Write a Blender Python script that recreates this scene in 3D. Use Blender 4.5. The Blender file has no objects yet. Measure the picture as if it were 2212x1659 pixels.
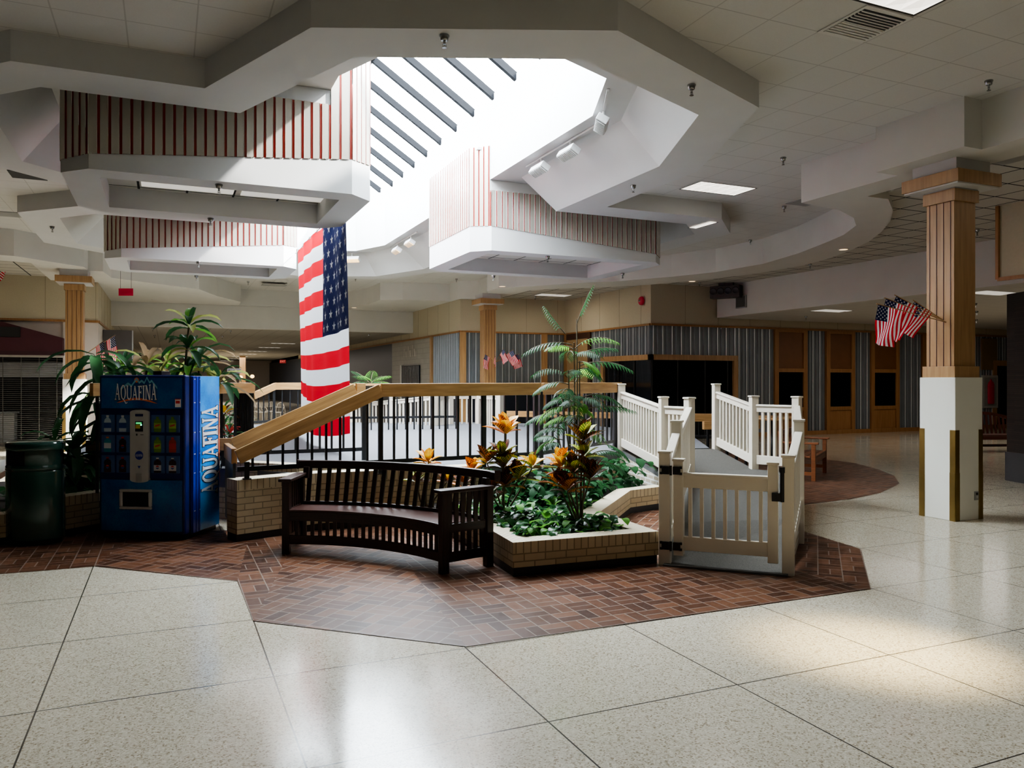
WORLD,SUN,BACK,RFILL,LFILL,NFILL,LOWF,SPOT,CORR=36,20,34,26,50,22,110,4600,150
VT,LOOK,EXPO='AgX','AgX - Medium High Contrast',0.48
import bpy, bmesh, math, random
from mathutils import Vector as V, Matrix as MX, noise as NZ
random.seed(7)
R_ = math.radians
col = bpy.context.scene.collection
# ---------------------------------------------------------------- survey: the mall grid is world X/Y, the viewer stands at the origin
F_, EYE, HX, HY, YAW = 1690.0, 1.74, 1106.0, 823.0, R_(23.8)
RT = (math.cos(YAW), -math.sin(YAW)); FW = (math.sin(YAW), math.cos(YAW))
def ray(px, py=HY):
    a = (px-HX)/F_
    return V((RT[0]*a+FW[0], RT[1]*a+FW[1], (HY-py)/F_))
def at(px, py, t):
    p = ray(px, py)*t; p.z += EYE; return p
def gz(px, py, z=0.0):
    return at(px, py, (z-EYE)/((HY-py)/F_))
def onl(px, p, q, z=0.0):
    d = ray(px); ex, ey = q[0]-p[0], q[1]-p[1]
    t = (p[0]*ey-p[1]*ex)/(d.x*ey-d.y*ex)
    return V((d.x*t, d.y*t, z))
# ---------------------------------------------------------------- mesh builder
class MB:
    def __init__(s): s.v=[]; s.f=[]; s.m=[]; s.u=[]; s.s=[]
    def add(s, vs, fs, m=0, uv=None, smooth=False):
        o = len(s.v); s.v += [tuple(p) for p in vs]
        for i, f in enumerate(fs):
            s.f.append([o+k for k in f]); s.m.append(m); s.u.append(uv[i] if uv else None); s.s.append(smooth)
        return s
    def face(s, pts, m=0, uv=None): return s.add(pts, [list(range(len(pts)))], m, [uv] if uv else None)
    def obox(s, c, sx, sy, sz, X=(1,0,0), Y=(0,1,0), Z=(0,0,1), m=0):
        c=V(c); X=V(X)*sx/2; Y=V(Y)*sy/2; Z=V(Z)*sz/2
        vs=[c+X*a+Y*b+Z*d for d in(-1,1) for b in(-1,1) for a in(-1,1)]
        return s.add(vs,[[0,2,3,1],[4,5,7,6],[0,1,5,4],[2,6,7,3],[0,4,6,2],[1,3,7,5]],m)
    def box(s,x0,x1,y0,y1,z0,z1,m=0): return s.obox(((x0+x1)/2,(y0+y1)/2,(z0+z1)/2),abs(x1-x0),abs(y1-y0),abs(z1-z0),m=m)
    def bar(s,p,q,w,h,m=0,up=(0,0,1)):
        """board from p to q: w across, h along up; grain UVs run along it"""
        p=V(p);q=V(q);d=(q-p);L=d.length;d/=L;u=V(up)
        x=d.cross(u)
        if x.length<1e-4: u=V((0,1,0)); x=d.cross(u)
        x.normalize(); y=x.cross(d).normalized()
        if abs(V(up).z)==1 and abs(d.z)<.98 and up==(0,0,1): pass
        vs=[]
        for e in (p,q):
            for a,b in((-1,-1),(1,-1),(1,1),(-1,1)): vs.append(e+x*a*w/2+y*b*h/2)
        fs=[[0,1,5,4],[1,2,6,5],[2,3,7,6],[3,0,4,7],[3,2,1,0],[4,5,6,7]]
        r=random.random()*5
        uv=[[(r,0+k),(r,.1+k),(r+L,.1+k),(r+L,0+k)] for k in(.0,.13,.31,.47)]
        uv=[[(a,b) for a,b in ((q_[0][0],q_[0][1]),(q_[1][0],q_[1][1]),(q_[2][0],q_[2][1]),(q_[3][0],q_[3][1]))] for q_ in uv]
        uv+=[[(0,0),(w,0),(w,h),(0,h)]]*2
        return s.add(vs,fs,m,uv)
    def tube(s,path,r,n=8,m=0,cap=True):
        P=[V(p) for p in path]; rs=r if isinstance(r,(list,tuple)) else [r]*len(P)
        vs=[];pu=None
        for i,p in enumerate(P):
            d=(P[min(i+1,len(P)-1)]-P[max(i-1,0)]).normalized()
            if pu is None: pu=V((0,0,1)) if abs(d.z)<.9 else V((1,0,0))
            x=d.cross(pu).normalized(); y=x.cross(d).normalized(); pu=y
            for k in range(n):
                a=2*math.pi*k/n; vs.append(p+(x*math.cos(a)+y*math.sin(a))*rs[i])
        fs=[[i*n+k,i*n+(k+1)%n,(i+1)*n+(k+1)%n,(i+1)*n+k] for i in range(len(P)-1) for k in range(n)]
        s.add(vs,fs,m,None,True)
        if cap:
            s.add(vs[:n],[list(range(n))[::-1]],m); s.add(vs[-n:],[list(range(n))],m)
        return s
    def lathe(s,prof,n=24,c=(0,0,0),sx=1,sy=1,m=0,smooth=True,rot=0,ax=None):
        vs=[]
        for r,z in prof:
            for k in range(n):
                a=2*math.pi*k/n+rot
                p=V((r*math.cos(a)*sx,r*math.sin(a)*sy,z))
                if ax is not None: p=ax@p
                vs.append(p+V(c))
        fs=[[i*n+k,i*n+(k+1)%n,(i+1)*n+(k+1)%n,(i+1)*n+k] for i in range(len(prof)-1) for k in range(n)]
        s.add(vs,fs,m,None,smooth)
        s.add(vs[:n],[list(range(n))[::-1]],m); s.add(vs[-n:],[list(range(n))],m); return s
    def prism(s,poly,z0,z1,m=0,mt=None,top=True,bot=True):
        n=len(poly); vs=[(p[0],p[1],z0) for p in poly]+[(p[0],p[1],z1) for p in poly]
        a=sum(poly[i][0]*poly[(i+1)%n][1]-poly[(i+1)%n][0]*poly[i][1] for i in range(n))
        fs=[[i,(i+1)%n,n+(i+1)%n,n+i] for i in range(n)]
        if a<0: fs=[f[::-1] for f in fs]
        s.add(vs,fs,m)
        if top: s.add(vs[n:],[list(range(n)) if a>0 else list(range(n))[::-1]],m if mt is None else mt)
        if bot: s.add(vs[:n],[list(range(n))[::-1] if a>0 else list(range(n))],m)
        return s
    def skirt(s,poly,z0,z1,m=0,closed=True):
        n=len(poly)
        for i in range(n if closed else n-1):
            a,b=poly[i],poly[(i+1)%n]; s.face([(a[0],a[1],z0),(b[0],b[1],z0),(b[0],b[1],z1),(a[0],a[1],z1)],m)
        return s
    def loft(s,pa,za,pb,zb,m=0):
        n=len(pa)
        for i in range(n):
            j=(i+1)%n; s.face([(*pa[i][:2],za),(*pa[j][:2],za),(*pb[j][:2],zb),(*pb[i][:2],zb)],m)
        return s
    def holed(s,outer,holes,z,m=0):
        bm=bmesh.new()
        for lp in [outer]+holes:
            vs=[bm.verts.new((p[0],p[1],z)) for p in lp]
            for i in range(len(vs)): bm.edges.new((vs[i],vs[(i+1)%len(vs)]))
        bmesh.ops.triangle_fill(bm,use_beauty=True,use_dissolve=False,edges=bm.edges[:])
        bm.verts.index_update()
        vs=[v.co[:] for v in bm.verts]; fs=[]
        for f in bm.faces:
            ix=[v.index for v in f.verts]; fs.append(ix)
        s.add(vs,fs,m); bm.free(); return s
    def build(s,name,mats,parent=None,bevel=0,solid=None):
        me=bpy.data.meshes.new(name); me.from_pydata(s.v,[],s.f)
        ms=mats if isinstance(mats,(list,tuple)) else [mats]
        for m in ms: me.materials.append(m)
        me.polygons.foreach_set('material_index',s.m); me.polygons.foreach_set('use_smooth',s.s)
        uvl=me.uv_layers.new(name='UVMap').data
        for p in me.polygons:
            cu=s.u[p.index]; n=p.normal
            tx=V((-n.y,n.x,0)); tx=tx.normalized() if tx.length>1e-5 else V((1,0,0))
            for k,li in enumerate(p.loop_indices):
                if cu: uvl[li].uv=cu[k]
                else:
                    c=me.vertices[me.loops[li].vertex_index].co
                    uvl[li].uv=(c.x,c.y) if abs(n.z)>.72 else (c.dot(tx),c.z)
        me.update()
        o=bpy.data.objects.new(name,me); col.objects.link(o)
        if parent is not None:
            o.parent=parent
            l=parent; off=V((0,0,0)); 
            if parent.get('_w'): o.matrix_parent_inverse=MX.Translation(-V(parent['_w']))
        if bevel:
            b=o.modifiers.new('bevel','BEVEL'); b.width=bevel; b.segments=2; b.limit_method='ANGLE'; b.angle_limit=R_(50)
        return o
def thing(name,label,cat,loc=(0,0,0),group=None,world=True):
    """an Empty at the thing's base; with world=True its parts are modelled in world coordinates"""
    o=bpy.data.objects.new(name,None); col.objects.link(o); o.location=loc; o.empty_display_size=.1
    if label: o['label']=label; o['category']=cat
    if group: o['group']=group
    if world and V(loc).length>0: o['_w']=tuple(loc)
    return o
def tag(o,label,cat,group=None,kind=None):
    o['label']=label; o['category']=cat
    if group: o['group']=group
    if kind: o['kind']=kind
    return o
def struct(o,label=None):
    o['kind']='structure'
    if label: o['label']=label
    return o
def dup(r,loc=None,rz=None,label=None,group=None,mw=None):
    c=r.copy(); col.objects.link(c)
    if loc is not None: c.location=loc
    if rz is not None: c.rotation_euler=(0,0,rz)
    if mw is not None: c.matrix_world=mw
    if label: c['label']=label
    if group: c['group']=group
    for ch in list(r.children):
        d=ch.copy(); col.objects.link(d); d.parent=c
        for g in ch.children:
            e=g.copy(); col.objects.link(e); e.parent=d
    return c
# ---------------------------------------------------------------- materials
class NT:
    def __init__(s,name):
        s.mat=bpy.data.materials.new(name); s.mat.use_nodes=True; s.t=s.mat.node_tree; s.b=s.t.nodes['Principled BSDF']
    def n(s,ty,**k):
        x=s.t.nodes.new(ty)
        for a,b in k.items(): setattr(x,a,b)
        return x
    def l(s,a,b): s.t.links.new(a,b)
    def math(s,op,a,b=None):
        x=s.n('ShaderNodeMath',operation=op)
        for i,q in enumerate((a,b)):
            if q is None: continue
            if isinstance(q,(int,float)): x.inputs[i].default_value=q
            else: s.l(q,x.inputs[i])
        return x.outputs[0]
    def mix(s,f,a,b):
        x=s.n('ShaderNodeMix',data_type='RGBA')
        for i,q in ((0,f),(6,a),(7,b)):
            if isinstance(q,(int,float)): x.inputs[i].default_value=q
            elif isinstance(q,tuple): x.inputs[i].default_value=(*q,1) if len(q)==3 else q
            else: s.l(q,x.inputs[i])
        return x.outputs[2]
    def ramp(s,f,*st):
        x=s.n('ShaderNodeValToRGB'); e=x.color_ramp.elements
        while len(e)<len(st): e.new(.5)
        for q,(p,c) in zip(e,st): q.position=p; q.color=(*c,1)
        s.l(f,x.inputs[0]); return x.outputs[0]
    def uv(s): return s.n('ShaderNodeTexCoord').outputs['UV']
    def oc(s): return s.n('ShaderNodeTexCoord').outputs['Object']
    def noise(s,v,sc,det=3,stretch=None):
        if stretch:
            mp=s.n('ShaderNodeMapping'); mp.inputs['Scale'].default_value=stretch; s.l(v,mp.inputs[0]); v=mp.outputs[0]
        x=s.n('ShaderNodeTexNoise'); x.inputs['Scale'].default_value=sc; x.inputs['Detail'].default_value=det; s.l(v,x.inputs['Vector']); return x.outputs['Fac']
    def bump(s,h,st=.2,d=.01):
        x=s.n('ShaderNodeBump'); x.inputs['Strength'].default_value=st; x.inputs['Distance'].default_value=d; s.l(h,x.inputs['Height']); s.l(x.outputs[0],s.b.inputs['Normal'])
    def col(s,c):
        if isinstance(c,tuple): s.b.inputs['Base Color'].default_value=(*c,1)
        else: s.l(c,s.b.inputs['Base Color'])
    def set(s,rough=.5,metal=0,spec=.5,coat=0):
        s.b.inputs['Roughness'].default_value=rough; s.b.inputs['Metallic'].default_value=metal; s.b.inputs['Specular IOR Level'].default_value=spec; s.b.inputs['Coat Weight'].default_value=coat; return s
def plain(name,c,rough=.5,metal=0,spec=.5,var=.12,sc=6,coat=0,bump=0):
    n=NT(name); f=n.noise(n.oc(),sc,2)
    n.col(n.mix(f,tuple(x*(1-var) for x in c),tuple(min(1,x*(1+var)) for x in c))); n.set(rough,metal,spec,coat)
    if bump: n.bump(n.noise(n.oc(),sc*14,2),bump,.004)
    return n.mat
def emit(name,c,st):
    n=NT(name); n.col(c); n.b.inputs['Emission Color'].default_value=(*c,1); n.b.inputs['Emission Strength'].default_value=st; n.set(.6)
    return n.mat
def lines(n,co,axis,off,period,w):
    sp=n.n('ShaderNodeSeparateXYZ'); n.l(co,sp.inputs[0])
    x=n.math('SUBTRACT',sp.outputs[axis],off); x=n.math('PINGPONG',x,period/2)
    return n.math('LESS_THAN',x,w/2)
def terrazzo():
    n=NT('terrazzo'); co=n.oc()
    vo=n.n('ShaderNodeTexVoronoi'); vo.inputs['Scale'].default_value=120; n.l(co,vo.inputs['Vector'])
    sp=n.n('ShaderNodeSeparateColor'); n.l(vo.outputs['Color'],sp.inputs[0])
    c=n.ramp(sp.outputs[0],(0,(.26,.2,.13)),(.12,(.4,.33,.23)),(.26,(.56,.5,.385)),(.75,(.64,.58,.46)),(1,(.76,.71,.59)))
    big=n.noise(co,.8,3); c=n.mix(n.math('MULTIPLY',big,.35),c,(.5,.46,.37))
    j=n.math('MAXIMUM',lines(n,co,0,.575,1.207,.009),lines(n,co,1,3.58,1.2,.009))
    n.col(n.mix(j,c,(.07,.06,.05))); n.set(.2,0,.5)
    n.l(n.math('ADD',n.math('MULTIPLY',n.noise(co,2.2,3),.10),.08),n.b.inputs['Roughness']); return n.mat
def pavers(name,c0,c1,c2):
    n=NT(name); uv=n.uv(); sp=n.n('ShaderNodeSeparateXYZ'); n.l(uv,sp.inputs[0]); u,v=sp.outputs[0],sp.outputs[1]
    S=.205; fu=n.math('FLOOR',n.math('DIVIDE',u,S)); fv=n.math('FLOOR',n.math('DIVIDE',v,S))
    par=n.math('FLOORED_MODULO',n.math('ADD',fu,fv),2)
    a=n.mix(par,u,v); spc=n.n('ShaderNodeMix',data_type='FLOAT'); n.l(par,spc.inputs[0]); n.l(u,spc.inputs[2]); n.l(v,spc.inputs[3]); a=spc.outputs[0]
    hb=n.math('FLOOR',n.math('DIVIDE',a,S/2))
    mort=n.math('LESS_THAN',n.math('MINIMUM',n.math('MINIMUM',n.math('PINGPONG',u,S/2),n.math('PINGPONG',v,S/2)),n.math('PINGPONG',a,S/4)),.005)
    cb=n.n('ShaderNodeCombineXYZ'); n.l(fu,cb.inputs[0]); n.l(fv,cb.inputs[1]); n.l(hb,cb.inputs[2])
    wn=n.n('ShaderNodeTexWhiteNoise'); n.l(cb.outputs[0],wn.inputs['Vector'])
    c=n.ramp(wn.outputs['Value'],(0,c0),(.5,c1),(1,c2))
    c=n.mix(n.math('MULTIPLY',n.noise(n.oc(),18,4),.5),c,tuple(x*.55 for x in c1))
    n.col(n.mix(mort,c,(.2,.155,.125))); n.set(.3,0,.16)
    n.l(n.math('ADD',n.math('MULTIPLY',n.noise(n.oc(),7,3),.25),.28),n.b.inputs['Roughness'])
    n.bump(n.math('SUBTRACT',1,mort),.35,.004); return n.mat
def bricks(name,c0,c1,mo,bw=.205,rh=.068,off=.5,ms=.006):
    n=NT(name); b=n.n('ShaderNodeTexBrick'); n.l(n.uv(),b.inputs['Vector']); b.offset=off
    for k,x in (('Scale',1),('Brick Width',bw),('Row Height',rh),('Mortar Size',ms),('Mortar Smooth',.1)): b.inputs[k].default_value=x
    b.inputs['Color1'].default_value=(*c0,1); b.inputs['Color2'].default_value=(*c1,1); b.inputs['Mortar'].default_value=(*mo,1)
    n.col(n.mix(n.math('MULTIPLY',n.noise(n.oc(),9,3),.35),b.outputs['Color'],tuple(x*.6 for x in c0))); n.set(.55,0,.4); n.bump(n.math('SUBTRACT',1,b.outputs['Fac']),.4,.005); return n.mat
def wood(name,dk,lt,rough=.4,sc=1,coat=0):
    n=NT(name); uv=n.uv()
    a=n.noise(uv,7*sc,4,(.35,5,1)); b=n.noise(uv,40*sc,3,(.06,5,1))
    f=n.math('ADD',n.math('MULTIPLY',a,.65),n.math('MULTIPLY',b,.35))
    n.col(n.ramp(f,(.3,dk),(.5,tuple((x+y)/2 for x,y in zip(dk,lt))),(.68,lt))); n.set(rough,0,.4,coat); n.bump(b,.06,.003); return n.mat
def woodv(name,dk,lt,rough=.4):
    n=NT(name); co=n.oc(); a=n.noise(co,5,4,(4,4,.3)); b=n.noise(co,30,3,(4,4,.08))
    n.col(n.ramp(n.math('ADD',n.math('MULTIPLY',a,.6),n.math('MULTIPLY',b,.4)),(.3,dk),(.7,lt))); n.set(rough,0,.4); return n.mat
def tiles(name,c,lc,lw,pu=.605,pv=.605,ou=4.49,ov=5.66,lcv=None,lwv=None):
    n=NT(name); co=n.oc(); f=n.noise(co,70,2); g=n.noise(co,1.2,2)
    base=n.mix(f,tuple(x*.9 for x in c),c); base=n.mix(n.math('MULTIPLY',g,.25),base,tuple(x*.8 for x in c))
    x=n.mix(lines(n,co,1,ov,pv,lwv or lw),base,lcv or lc); n.col(n.mix(lines(n,co,0,ou,pu,lw),x,lc)); n.set(.85,0,.2); return n.mat
def carpet(name,c):
    n=NT(name); f=n.noise(n.oc(),160,2); g=n.noise(n.oc(),3,3)
    n.col(n.mix(n.math('MULTIPLY',g,.3),n.ramp(f,(.35,tuple(x*.6 for x in c)),(.65,tuple(x*1.25 for x in c))),tuple(x*.8 for x in c))); n.set(.95,0,.15); n.bump(f,.4,.006); return n.mat
def leafm(name,c0,c1,rough=.35,tr=.25):
    n=NT(name); f=n.noise(n.oc(),11,2); n.col(n.mix(f,c0,c1)); n.set(rough+.15,0,.22)
    n.b.inputs['Transmission Weight'].default_value=0
    t=n.n('ShaderNodeBsdfTranslucent'); t.inputs[0].default_value=(*[min(1,x*1.6) for x in c1],1)
    mx=n.n('ShaderNodeMixShader'); mx.inputs[0].default_value=tr; out=n.t.nodes['Material Output']
    n.l(n.b.outputs[0],mx.inputs[1]); n.l(t.outputs[0],mx.inputs[2]); n.l(mx.outputs[0],out.inputs[0]); return n.mat
def crotonm(name,base,vein,edge):
    """leaf UV: u along the midrib, v across (0..1): veined like a croton"""
    n=NT(name); sp=n.n('ShaderNodeSeparateXYZ'); n.l(n.uv(),sp.inputs[0]); u,v=sp.outputs[0],sp.outputs[1]
    d=n.math('ABSOLUTE',n.math('SUBTRACT',v,.5))
    rib=n.math('LESS_THAN',d,.05)
    st=n.math('LESS_THAN',n.math('PINGPONG',n.math('SUBTRACT',u,n.math('MULTIPLY',d,.35)),.06),.016)
    f=n.noise(n.oc(),9,3)
    c=n.mix(n.math('GREATER_THAN',f,.52),base,edge)
    cc=n.mix(n.math('MAXIMUM',rib,st),c,vein); n.col(cc); n.set(.4,0,.3)
    t=n.n('ShaderNodeBsdfTranslucent'); n.l(cc,t.inputs[0]); mx=n.n('ShaderNodeMixShader'); mx.inputs[0].default_value=.18; n.l(n.b.outputs[0],mx.inputs[1]); n.l(t.outputs[0],mx.inputs[2]); n.l(mx.outputs[0],n.t.nodes['Material Output'].inputs[0]); return n.mat
def glassm(name,c=(1,1,1),mixv=.12,rough=.02):
    n=NT(name); tr=n.n('ShaderNodeBsdfTransparent'); tr.inputs[0].default_value=(*c,1); gl=n.n('ShaderNodeBsdfGlossy'); gl.inputs['Roughness'].default_value=rough
    mx=n.n('ShaderNodeMixShader'); mx.inputs[0].default_value=mixv; n.l(tr.outputs[0],mx.inputs[1]); n.l(gl.outputs[0],mx.inputs[2]); n.l(mx.outputs[0],n.t.nodes['Material Output'].inputs[0]); return n.mat
K={}
K['terrazzo']=terrazzo()
K['paver']=pavers('red_brick_paver',(.048,.018,.010),(.105,.042,.021),(.19,.085,.045))
K['brick']=bricks('tan_brick',(.42,.33,.2),(.5,.4,.26),(.2,.16,.1))
K['soldier']=bricks('tan_brick_upright',(.45,.36,.23),(.52,.42,.27),(.2,.16,.1),bw=.071,rh=2.0,off=0)
K['cap']=bricks('tan_brick_cap',(.6,.52,.38),(.66,.57,.42),(.3,.25,.17),bw=.071,rh=2.0,off=0)
K['whitebrick']=bricks('pale_brick_white_mortar',(.46,.38,.28),(.52,.44,.33),(.82,.82,.8),ms=.012)
K['base']=plain('black_vinyl_base',(.012,.012,.014),.45)
K['white']=plain('white_drywall',(.56,.56,.555),.75,sc=2,var=.04)
K['white2']=plain('warm_drywall',(.62,.61,.575),.8,sc=2,var=.05)
K['tile']=tiles('acoustic_tile',(.62,.61,.585),(.45,.44,.42),.014,lcv=(.43,.42,.4))
K['tiledark']=tiles('acoustic_tile_dark_grid',(.55,.53,.48),(.03,.03,.03),.03)
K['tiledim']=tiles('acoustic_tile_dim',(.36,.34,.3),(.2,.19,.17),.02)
K['oak']=wood('oak_rail',(.30,.16,.06),(.52,.32,.14),.4)
K['oakv']=woodv('oak_upright',(.29,.16,.07),(.45,.28,.135),.4)
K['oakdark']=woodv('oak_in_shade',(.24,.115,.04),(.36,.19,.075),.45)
K['redline']=plain('dark_red_groove',(.07,.015,.01),.5)
K['benchwood']=wood('dark_mahogany',(.012,.006,.005),(.045,.020,.016),.36)
K['benchseat']=wood('worn_mahogany_seat',(.022,.008,.006),(.07,.027,.02),.3)
K['redwood']=wood('reddish_teak',(.14,.045,.016),(.26,.1,.04),.4)
K['steel']=plain('black_painted_steel',(.006,.007,.009),.42)
K['vinyl']=plain('white_vinyl',(.66,.605,.51),.32,var=.02)
K['carpet']=carpet('grey_carpet',(.155,.158,.168))
K['rampcarpet']=carpet('ramp_carpet',(.10,.093,.083))
K['concrete']=plain('dark_concrete',(.09,.09,.09),.8,bump=.3,sc=14)
K['metal']=plain('brushed_cladding',(.46,.43,.37),.25,.35,var=.06,sc=1.5)
K['rust']=plain('rust_red_seam',(.27,.03,.015),.5); K['seamhi']=plain('seam_edge_highlight',(.8,.78,.74),.3,.1)  # pale seam strip has the skylight's glint put into its colour
K['galv']=plain('galvanised_sheet',(.19,.21,.225),.4,.3,var=.15,sc=2)
K['galvhi']=plain('galvanised_rib_highlight',(.8,.84,.86),.25,.2,var=.1,sc=2)  # pale crests carry the sheet's highlight lines in their colour
K['beige']=plain('beige_wall_fabric',(.47,.42,.31),.9,var=.06,sc=30)
K['pinkwall']=plain('pale_plaster',(.52,.46,.41),.8,var=.04)
K['greytile']=bricks('grey_wall_tile',(.36,.35,.31),(.4,.38,.34),(.27,.26,.24),bw=.2,rh=.2,off=0,ms=.008)
K['dark']=plain('dark_void',(.006,.007,.009),.6)
K['navy']=plain('navy_shopfront',(.01,.014,.024),.4)
K['glassd']=plain('dark_shop_glass',(.004,.005,.007),.06,spec=.6)
K['chrome']=plain('satin_chrome',(.35,.36,.36),.25,.9)
K['alum']=plain('aluminium_glazing_bar',(.004,.0045,.006),.7,.0,.1)
K['black']=plain('black_plastic',(.008,.008,.009),.4)
K['grey']=plain('grey_plastic',(.3,.3,.29),.45)
K['ltgrey']=plain('light_grey_plastic',(.46,.45,.43),.4)
K['brass']=plain('brass_guard',(.32,.22,.08),.3,.85,var=.25,sc=5)
K['colwhite']=plain('cream_column_plaster',(.74,.73,.66),.6,var=.03,sc=3)
K['green']=plain('dark_green_gloss',(.018,.06,.048),.16,spec=.6,coat=.6)
def shaded_cells(name,c,s0,s1):  # shading of the diffuser facets is painted into the glow by normal
    n=NT(name); g=n.n('ShaderNodeNewGeometry'); sp=n.n('ShaderNodeSeparateXYZ'); n.l(g.outputs['Normal'],sp.inputs[0])
    f=n.math('ADD',n.math('MULTIPLY',sp.outputs[0],1.6),n.math('ADD',n.math('MULTIPLY',sp.outputs[1],.9),.5)); mp=n.n('ShaderNodeMapRange'); n.l(f,mp.inputs[0]); mp.inputs[3].default_value=s0; mp.inputs[4].default_value=s1
    n.col(c); n.b.inputs['Emission Color'].default_value=(*c,1); n.l(mp.outputs[0],n.b.inputs['Emission Strength']); return n.mat
K['lamp']=shaded_cells('lit_diffuser',(1,.93,.82),.9,1.9)
K['lampdim']=emit('dim_diffuser',(.9,.86,.78),.35)
K['tracklit']=emit('lit_track_lamp',(1,.66,.26),2.6)
def cloth(name,c,tr=.4):
    n=NT(name); f=n.noise(n.oc(),40,2); n.col(n.mix(f,tuple(x*.94 for x in c),c)); n.set(.85,0,.2); t=n.n('ShaderNodeBsdfTranslucent'); t.inputs[0].default_value=(*c,1)
    mx=n.n('ShaderNodeMixShader'); mx.inputs[0].default_value=tr; n.l(n.b.outputs[0],mx.inputs[1]); n.l(t.outputs[0],mx.inputs[2]); n.l(mx.outputs[0],n.t.nodes['Material Output'].inputs[0]); return n.mat
K['red']=cloth('flag_red',(.75,.008,.03),.25); K['wht']=cloth('flag_white',(.9,.91,.93),.3); K['blue']=cloth('flag_blue',(.010,.018,.10),.04)
K['signred']=plain('red_sign_face',(.5,.012,.05),.5)
K['burg']=plain('burgundy_awning',(.05,.006,.012),.7)
K['stone']=bricks('dark_slate_cladding',(.022,.016,.014),(.04,.026,.022),(.008,.007,.007),bw=.6,rh=.035,ms=.003)
K['slate']=plain('slate_plinth',(.05,.05,.055),.5)
K['soil']=plain('potting_soil',(.02,.014,.01),.95)
K['leaf']=leafm('deep_green_leaf',(.012,.045,.018),(.03,.1,.035))
K['leaf2']=leafm('bright_green_leaf',(.05,.16,.02),(.13,.33,.05),.3,.35)
K['leafy']=leafm('sunlit_yellow_leaf',(.2,.26,.05),(.42,.45,.14),.4,.35)
K['leafdry']=leafm('dry_leaf_edge',(.3,.2,.1),(.5,.36,.22),.7,.2)
K['pothos']=leafm('pothos_leaf',(.008,.036,.012),(.028,.10,.03),.1,.2)
K['stem']=plain('plant_stem',(.11,.085,.05),.8)
K['cro1']=crotonm('croton_yellow',(.8,.43,.01),(.9,.62,.05),(.65,.2,.01))
K['cro2']=crotonm('croton_dark',(.03,.014,.009),(.3,.08,.02),(.02,.03,.012))
K['cro3']=crotonm('croton_orange',(.5,.11,.015),(.8,.34,.03),(.2,.035,.015))
K['cro4']=crotonm('croton_green',(.16,.26,.03),(.75,.62,.08),(.05,.10,.02))
K['glass']=glassm('skylight_glass',(.96,.98,1),.06)
# ================================================================ FLOOR
def S(name,mb,mats,label=None,parent=None,bevel=0): 
    o=mb.build(name,mats,parent,bevel)
    if parent is None: struct(o,label)
    return o
S('floor',MB().box(-26,42,-10,95,-.2,0),K['terrazzo'],'polished speckled terrazzo floor with thin joint lines')
# brick island: sectors with their own paving direction, 4 mm proud of the terrazzo
def sector(mb,poly,ang,z=.004,off=(0,0)):
    c,s=math.cos(ang),math.sin(ang)
    uv=[((p[0]-off[0])*c+(p[1]-off[1])*s,-(p[0]-off[0])*s+(p[1]-off[1])*c) for p in poly]
    mb.face([(p[0],p[1],z) for p in poly],0,uv)
mb=MB(); C0=(3.58,14.8)
a1=(1.79,4.80); a2=(5.38,4.77); a3=(6.56,5.94); a4=(.57,5.94); a5=(.56,7.18); a6=(-.62,8.29)
sector(mb,[a1,a2,(5.0,9.6),(2.4,9.6)],0,off=a1)
sector(mb,[a4,a1,(2.4,9.6),(1.5,9.6)],R_(-45),off=a1)
sector(mb,[a4,(1.5,9.6),(.9,9.6),a5],R_(0),off=a4)
sector(mb,[a2,a3,(7.2,9.6),(5.0,9.6)],R_(45),off=a2)
sector(mb,[a5,(.9,9.6),(-.3,9.9),a6],R_(45),off=a5)
sector(mb,[a6,(-.3,9.9),(-1.6,11.5),(-3.6,10.2),(-3.4,8.31),(-1.38,8.31)],0,off=a6)
S('floor',mb,K['paver'],'dark red brick paved island around the platform')
mb=MB(); rp=[(6.56,5.94),(6.9,7.0)]
rp=[(7.1,9.0),(7.4,8.45),(8.22,8.41),(9.24,8.53),(10.13,8.81),(11.35,9.47),(12.2,10.3),(12.75,11.1),(13.3,12.2),(13.35,13.2),(13.1,14.6),(12.3,16.6),(11,18),(9,18.5),(8,12)]
sector(mb,rp,R_(20)); S('floor',mb,K['paver'],'round red brick apron under the teak bench')
# ================================================================ CEILING: ring of soffits about an octagonal coffer
def oct_end(r,c,near):
    s=r*math.sqrt(.5); u=3.58
    return ([(u-r,c),(u-s,c-s),(u,c-r),(u+s,c-s),(u+r,c)] if near else [(u+r,c),(u+s,c+s),(u,c+r),(u-s,c+s),(u-r,c)])
CN,CF=9.3,20.4
O=oct_end(3.46,CN,True)[1:]+[(7.04,11.84),(9.52,11.84),(10.63,12.95),(10.63,16.65),(9.52,17.76),(7.04,17.76)]+oct_end(3.46,CF,False)[:-1]
O+=[(.31,20.98),(-1.36,20.98),(-2.47,19.87),(-2.47,16.5),(-1.36,15.44),(.12,15.44),(.12,13.95),(-1.36,13.95),(-2.47,12.84),(-2.47,9.83),(-1.36,8.72),(.36,8.72)]
I=oct_end(2.8,CN,True)[1:]+[(6.38,12.5),(9.2,12.5),(10.0,13.3),(10.0,16.3),(9.2,17.1),(6.38,17.1)]+oct_end(2.8,CF,False)[:-1]
I+=[(.8,20.34),(-1.2,20.34),(-1.83,19.7),(-1.83,16.76),(-1.2,16.1),(.78,16.1),(.78,13.3),(-1.2,13.3),(-1.83,12.65),(-1.83,10.0),(-1.2,9.37),(.76,9.37)]
W=oct_end(2.17,CN,True)[1:]+[(5.75,12.62),(8.9,12.62),(9.37,13.1),(9.37,16.1),(8.9,16.47),(5.75,16.47)]+oct_end(2.17,CF,False)[:-1]
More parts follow.
